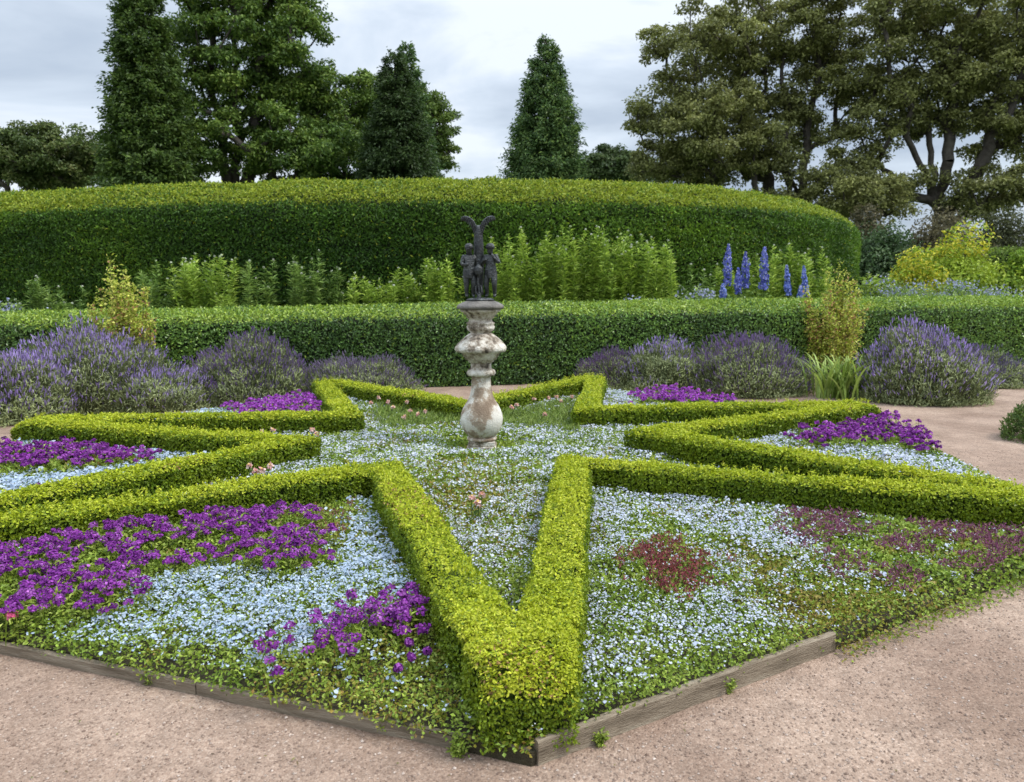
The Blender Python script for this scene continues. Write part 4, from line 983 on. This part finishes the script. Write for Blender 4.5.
# ------------------------------------------------------------------ shrubs and trees
def bush(name, px, pyt, hw, d, label, pal, n=9000, size=.12, clumps=14, cat='shrub', group=None, mat=LEAF, tip=None, pyb=300):
    b = atd(px, pyb, d); b[2] = 0; top = atd(px, pyt, d)[2]; r = hw/F*d
    t = thing(name, b, label, cat, group); mb = MB(); mt = MB()
    for i in range(clumps):
        a = rng.random()*6.28; q = math.sqrt(rng.random()); cr2 = r*(.28+.22*rng.random())
        hh = (top-cr2*.8)*(1-.5*q*q)*(.55+.45*rng.random()) if i else top-cr2*.8
        c = b+np.array([math.cos(a)*(r-cr2*.6)*q*(i > 0), math.sin(a)*(r-cr2*.6)*q*.7*(i > 0), max(hh, cr2*.5)])
        tube(mt, [b+np.r_[rng.normal(size=2)*r*.08, 0], (b+c)/2+np.r_[rng.normal(size=2)*.05, .1], c], [.04, .025, .012], 5, (.1, .08, .05))
        k = n//clumps; D = rdir(k); D[:, 2] = D[:, 2]*.8+.2; D = unit(D)
        Q = c+D*cr2*(.55+.5*rng.random((k, 1)))*(.75+.5*fbm(D*1.7+c, 1, 6))[:, None]
        jit = rng.normal()*.12
        cc = colmix(k, pal, .2, np.clip(rng.beta(2, 2, k)+jit, 0, 1))
        if tip is not None:
            kk = (Q[:, 2] > top*tip[0]) & (rng.random(k) < tip[2]); cc[kk] = colmix(kk.sum(), tip[1])
        leaves(mb, Q, D+np.array([0, 0, .4]), size, size*.5, cc, .7)
    mt.build('stem', [BARK], t); mb.build('foliage', [mat], t)
YB = [(.20, .29, .02), (.30, .40, .03), (.40, .46, .06)]
YT = [(.52, .48, .03), (.62, .56, .06)]
bush('yellow_bush', 962, 224, 64, 20.0, 'large yellow topped bush behind the right end of the hedge', YB, 16000, .11, 34, tip=(.74, YT, .4))
bush('yellow_bush', 912, 250, 38, 19.0, 'smaller golden yellow bush at the left foot of the large yellow one', YB, 8000, .10, 20, tip=(.5, YT, .45))
bush('green_bush', 1018, 252, 30, 19.5, 'fresh green bush at the right side below the yellow one', [(.12, .22, .02), (.20, .32, .03), (.28, .38, .05)], 7000, .1, 11)
DK = [(0.038, 0.075, 0.027), (0.068, 0.12, 0.038), (0.112, 0.165, 0.06)]
BR = [(0.075, 0.075, 0.038), (0.128, 0.112, 0.053), (0.18, 0.15, 0.075)]
bush('dark_shrub', 886, 226, 50, 36, 'dark green rounded shrub beside the right end of the yew hedge', DK, 14000, .2, 24)
bush('dark_shrub', 938, 210, 62, 40, 'brownish spreading shrub behind the yellow bush', BR, 16000, .2, 28)
bush('dark_shrub', 1002, 212, 56, 44, 'olive shrub below the right oak at the side of the photo', [(.06, .07, .025), (.10, .11, .04)], 14000, .2, 26)
bush('dark_shrub', 862, 205, 30, 46, 'olive green shrub peeping over the end of the yew hedge', BR+DK[1:], 6000, .2, 10)
def small_hedge():
    a, b = atd(985, 300, 33)[:2], atd(1080, 300, 31)[:2]
    prof = [(0, 0), (.02, 1.5), (0, 2.7), (-.1, 3.0), (-.5, 3.2), (-1.2, 3.2), (-1.4, 2.8), (-1.4, 0)]
    swept('clipped_hedge', [a, (a+b)/2, b], prof, 9000, .14, lambda s, z, P: colmix(len(s), [(.08, .14, .02), (.14, .21, .03), (.20, .27, .04)], .2), 'bright green clipped hedge far behind the yellow bush at right', LEAF, (.06, 1), .1)
small_hedge()
def outbuilding():
    c = atd(1022, 232, 62); t = thing('outbuilding', (c[0]+3, 62, 0), 'distant pale walled outbuilding with a grey slate roof at the right side', 'building')
    cx = c[0]+3.2; mb = MB(); box(mb, (cx, 64, 2.4), (4, 0, 0), (0, 2.5, 0), (0, 0, 2.4)); mb.build('wall', [RENDERW], t)
    mb = MB(); V = [(cx-4.3, 61.2, 4.75), (cx+4.3, 61.2, 4.75), (cx+4.3, 64, 6.3), (cx-4.3, 64, 6.3), (cx+4.3, 66.8, 4.75), (cx-4.3, 66.8, 4.75), (cx-4.3, 64, 4.78), (cx+4.3, 64, 4.78)]
    mb.add(V, [[0, 1, 2, 3], [3, 2, 4, 5]]); mb.add(V, [[0, 3, 5], [1, 4, 2]]); mb.build('roof', [SLATE], t)
    mb = MB(); box(mb, (cx-1.5, 61.47, 2.4), (.5, 0, 0), (0, .04, 0), (0, 0, .7)); mb.build('window', [noise_mat('dark_glass', [(.3, (.02, .025, .03)), (.7, (.05, .06, .07))], 2, .15, 0)], t)
outbuilding()

def limb_mesh(mb, nodes, par, rad):
    for i in range(1, len(nodes)):
        p = par[i]; a, b = nodes[p], nodes[i]; k = 7 if rad[i] > .12 else 4
        mid = (a+b)/2+rng.normal(size=3)*np.linalg.norm(b-a)*.06
        ra = min(rad[p], rad[i]*1.35)
        tube(mb, [a-(mid-a)*.15*(i > 1), mid, b], [ra, (ra+rad[i])/2, rad[i]], k, (.1, .08, .06), cap=False)
def broadleaf(name, px, d, trunk_h, lobes, trunk_r, pal, label, clump=1.25, per=300, leaf=.32, nclump=70, group=None, flat=.62, forks=None, gapk=1.0, sub=5):
    nclump = int(nclump*2.1); gapk *= .68; per = int(per*1.35); leaf *= .82
    """lobes: (px, py, half width px, half height px, depth offset m, weight): crown masses as seen in the photo at depth d"""
    b = atd(px, 280, d); b[2] = 0
    t = thing(name, b, label, 'tree', group)
    cents = []; wts = np.array([l[5] for l in lobes], float); wts /= wts.sum(); tries = 0
    while len(cents) < nclump and tries < 12000:
        tries += 1; l = lobes[rng.choice(len(lobes), p=wts)]
        c = atd(l[0], l[1], d+l[4]); rx, rz = l[2]/F*d, l[3]/F*d
        v = rdir(1)[0]*rng.random()**.38; q = c+v*np.array([rx, rx*.85, rz])
        if all(np.linalg.norm((q-o)*[1, .8, 1.25]) > clump*1.02*gapk for o in cents): cents.append(q)
    cents = np.array(cents); topz = cents[:, 2].max(); cen = cents.mean(0)
    nodes = [b]; par = [-1]; ht = trunk_h; steps = int(ht/1.2)+1; bend = rng.normal(size=2)*.12
    for i in range(1, steps+1): nodes.append(b+np.array([bend[0]*i*.4+rng.normal()*.08, bend[1]*i*.3, ht*i/steps])); par.append(len(nodes)-2)
    # main stems rising through the crown
    for fx in (forks or [(-.35, .7), (.3, .75), (.02, .95)]):
        cur = steps; tgt = np.array([b[0]+fx[0]*(cents[:, 0].max()-cents[:, 0].min())*.5, b[1]+rng.normal()*1.2, ht+(topz-ht)*fx[1]])
        n = max(int(np.linalg.norm(tgt-nodes[steps])/1.3), 2); o = nodes[steps]
        for i in range(1, n+1):
            f = i/n; q = o+(tgt-o)*np.array([f**.8, f, f**1.1])+rng.normal(size=3)*.18
            nodes.append(q); par.append(cur); cur = len(nodes)-1
    order = np.argsort(np.linalg.norm((cents-nodes[steps])*[1, 1, .7], axis=1)); tips = []
    for k in order:
        c = cents[k]; A_ = np.array(nodes[steps-1:]); dd = np.linalg.norm(A_-c, axis=1)+np.clip(A_[:, 2]-c[2]+.4, 0, None)*.8
        j = int(np.argmin(dd))+steps-1; n = max(int(np.linalg.norm(c-nodes[j])/1.1), 1); o = nodes[j]; cur = j
        sag = np.array([0, 0, .22*np.linalg.norm((c-o)[:2])])
        for i in range(1, n+1):
            f = i/n; q = o+(c-o)*f+sag*np.sin(f*3.14)*.5+rng.normal(size=3)*.10*(i < n)
            nodes.append(q); par.append(cur); cur = len(nodes)-1
        tips.append(cur)
    cnt = np.zeros(len(nodes)); cnt[tips] = 1
    for i in range(len(nodes)-1, 0, -1): cnt[par[i]] += cnt[i]
    rad = np.clip(trunk_r*(np.maximum(cnt, .6)/cnt[0])**.5, .035, None)
    rad[:steps+1] = np.maximum(rad[:steps+1], trunk_r*np.linspace(1.15, .85, steps+1)); rad[0] = trunk_r*1.5
    mb = MB(); limb_mesh(mb, nodes, par, rad); mb.build('trunk', [BARK], t)
    mb = MB()
    for c in cents:
        tone = np.clip(rng.normal()*.13, -.25, .25)
        s_ = clump*(.75+.5*rng.random())
        for q in range(sub):       # each clump is a few smaller puffs
            pc = c+rdir(1)[0]*s_*np.array([.75, .75, .4])*rng.random()**.5; pr_ = s_*(.42+.25*rng.random()); k = per//sub
            D = rdir(k); D[:, 2] = D[:, 2]*.8+.25; D = unit(D)
            Q = pc+D*pr_*np.array([1, 1, flat])*(.5+.55*rng.random((k, 1)))
            leaves(mb, Q, D*.7+np.array([0, 0, .55]), leaf, leaf*.55, colmix(k, pal, .18, np.clip(rng.beta(2, 2, k)+tone, 0, 1)), .55)
    mb.build('crown', [LEAF], t)
def conifer(name, px, pyt, d, hw, pal, label, shape=.85, n_lev=70, leaf=.42, per=36, group=None, base=.06, pend=.15, wid=.32):
    b = atd(px, 280, d); b[2] = 0; top = atd(px, pyt, d)[2]; r = hw/F*d; fr = (180-pyt)/(291-pyt)
    t = thing(name, b, label, 'tree', group); mt = MB(); mf = MB()
    tube(mt, [b, b+[0, 0, top*.5], b+[0, 0, top*.98]], [.38, .22, .03], 8)
    for i in range(n_lev):
        f = base+(1-base)*(i/n_lev); z = top*f; prof = .84*r*min(((1-f)/fr)**shape, 1.2)
        nb = max(int(4+prof*4.2), 4)
        for a in rng.random(nb)*6.28:
            ln = prof*(.70+.42*rng.random())+.12; dv = np.array([math.cos(a), math.sin(a), 0]); k = max(int(per*(ln/r)**.7), 8)
            g_ = (.25+.75*rng.random((k, 1))**.6); zz = z+rng.normal()*.15
            Q = np.array([b[0], b[1], zz])+dv*ln*g_+np.array([0, 0, 1])*(-pend*ln*g_+.30*ln*g_**3)+rng.normal(size=(k, 3))*np.array([.16, .16, .14])*(ln/r+.4)
            tn = rng.normal()*.14
            leaves(mf, Q, np.tile(dv*.5+[0, 0, .7], (k, 1)), leaf*(.6+.4*min(1, ln/r*1.5)), leaf*wid, colmix(k, pal, .2, np.clip(rng.beta(2, 2.2, k)+tn, 0, 1)), .5, axis=dv+np.array([0, 0, .12]), axj=.4)
            if i % 4 == 0: tube(mt, [(b[0], b[1], zz), np.array([b[0], b[1], zz])+dv*ln*.8+[0, 0, -pend*ln*.6]], [.05, .015], 4, cap=False)
    mt.build('trunk', [BARK], t); mf.build('crown', [LEAF], t)
GRN = [(0.053, 0.1, 0.019), (0.091, 0.16, 0.027), (0.15, 0.231, 0.038), (0.24, 0.319, 0.054)]
GRN2 = [(0.06, 0.101, 0.022), (0.104, 0.165, 0.029), (0.175, 0.241, 0.041)]
CON = [(0.044, 0.087, 0.029), (0.078, 0.143, 0.041), (0.133, 0.214, 0.056), (0.204, 0.287, 0.068)]
CON2 = [(0.045, 0.085, 0.016), (0.078, 0.13, 0.024), (0.124, 0.184, 0.031)]
OAK = [(0.117, 0.125, 0.04), (0.188, 0.199, 0.063), (0.257, 0.27, 0.083), (0.338, 0.356, 0.109)]
TG = 'trees beyond the yew hedge'
conifer('cypress_tree', 158, -62, 50, 54, CON2, 'broad dense conifer leftmost of the tall trees', .68, 120, .29, 115, TG, wid=.42)
broadleaf('broadleaf_tree', 236, 56, 6.5, [(250, 20, 72, 58, 0, 3), (300, 80, 36, 50, 1, 1.5), (205, 95, 45, 60, -2, 2), (255, 120, 60, 45, 0, 2), (285, 45, 42, 55, 0, 1.5), (225, -20, 50, 40, 0, 1.3), (330, 150, 35, 32, -2, 1), (215, 150, 48, 32, -2, 1.4), (285, 155, 46, 30, -1, 1.5), (195, 60, 34, 50, -1, 1)], .75, GRN,
          'tallest broadleaf tree on the left with dark trunk and open top', 1.35, 330, .33, 100, TG, forks=[(-.2, .8), (.12, .98), (.45, .6)])
broadleaf('broadleaf_tree', 340, 60, 4, [(340, 115, 36, 42, 0, 2), (352, 150, 48, 36, 0, 2), (310, 140, 30, 40, 0, 1), (365, 95, 20, 28, 0, .7)], .5, GRN,
          'rounded dark broadleaf tree left of the twin conifer', 1.2, 300, .32, 46, TG)
broadleaf('broadleaf_tree', 425, 66, 5, [(428, 120, 24, 40, 0, 2), (440, 140, 16, 34, 0, 1), (405, 130, 30, 45, 0, 1.5), (385, 110, 24, 40, 0, 1)], .4, GRN2,
          'dark broadleaf tree behind the twin conifer', 1.2, 280, .33, 34, TG)
conifer('conifer_tree', 400, 50, 52, 44, [(.03, .058, .014), (.05, .085, .022), (.075, .118, .03)], 'mid green pointed conifer in front of the dark broadleaf trees', .62, 90, .27, 105, TG, wid=.38)
conifer('conifer_tree', 412, 40, 60, 34, CON, 'darker pointed conifer just behind the mid green one', .7, 80, .34, 60, TG, wid=.42)
conifer('conifer_tree', 546, 37, 54, 47, CON, 'lone dark cone shaped conifer in the gap of open sky', .65, 110, .27, 120, TG, wid=.38)
broadleaf('broadleaf_tree', 42, 74, 3, [(45, 160, 52, 30, 0, 3), (20, 150, 40, 20, 0, 1.5), (75, 165, 28, 24, 0, 1), (-25, 160, 40, 30, 0, 1)], .5, [(.055, .085, .02), (.085, .125, .03), (.12, .155, .04), (.16, .17, .05)],
          'low broad tree at the far left under open sky', 1.6, 300, .42, 50, TG)
broadleaf('broadleaf_tree', 610, 95, 3, [(612, 166, 24, 15, 0, 2), (590, 172, 16, 10, 0, 1), (640, 172, 20, 12, 0, 1)], .4, [(.04, .07, .02), (.07, .11, .03), (.11, .15, .05)],
          'small distant green tree between lone conifer and left oak', 1.6, 260, .48, 22, TG)
broadleaf('oak_tree', 782, 55, 6.5, [(700, 50, 60, 44, 0, 2.2), (665, 130, 40, 50, 0, 2), (740, 45, 50, 42, 1, 1.6), (800, 20, 55, 45, 0, 2), (720, 135, 60, 42, -2, 2.2), (790, 100, 50, 60, 2, 1.4), (830, 80, 40, 55, 0, 1.2), (835, 190, 40, 26, -3, 1), (690, 165, 55, 26, 0, 1.6), (760, 160, 40, 22, -2, .7), (780, 210, 40, 14, -3, .5)], .62, OAK,
          'spreading brownish oak, left one of the two great oaks', 1.3, 300, .3, 135, TG, forks=[(-.45, .5), (-.1, .85), (.3, .95)], gapk=1.02)
broadleaf('oak_tree', 938, 52, 6.5, [(900, 30, 60, 60, 0, 2), (985, 40, 60, 60, 0, 2.2), (945, 90, 70, 50, 1, 1.8), (1010, 120, 50, 50, 0, 1.8), (870, 110, 40, 60, 0, 1.3), (1060, 60, 60, 80, 0, 2), (860, 200, 40, 22, -2, .8), (1000, 190, 50, 24, -2, 1.1), (940, -20, 90, 40, 0, 1.4), (890, 175, 30, 30, 0, .5)], .7, OAK,
          'great oak with forked trunk at the right side of the photo', 1.3, 300, .3, 140, TG, forks=[(-.22, .6), (.03, .95), (.5, .6), (-.5, .55)], gapk=1.06)
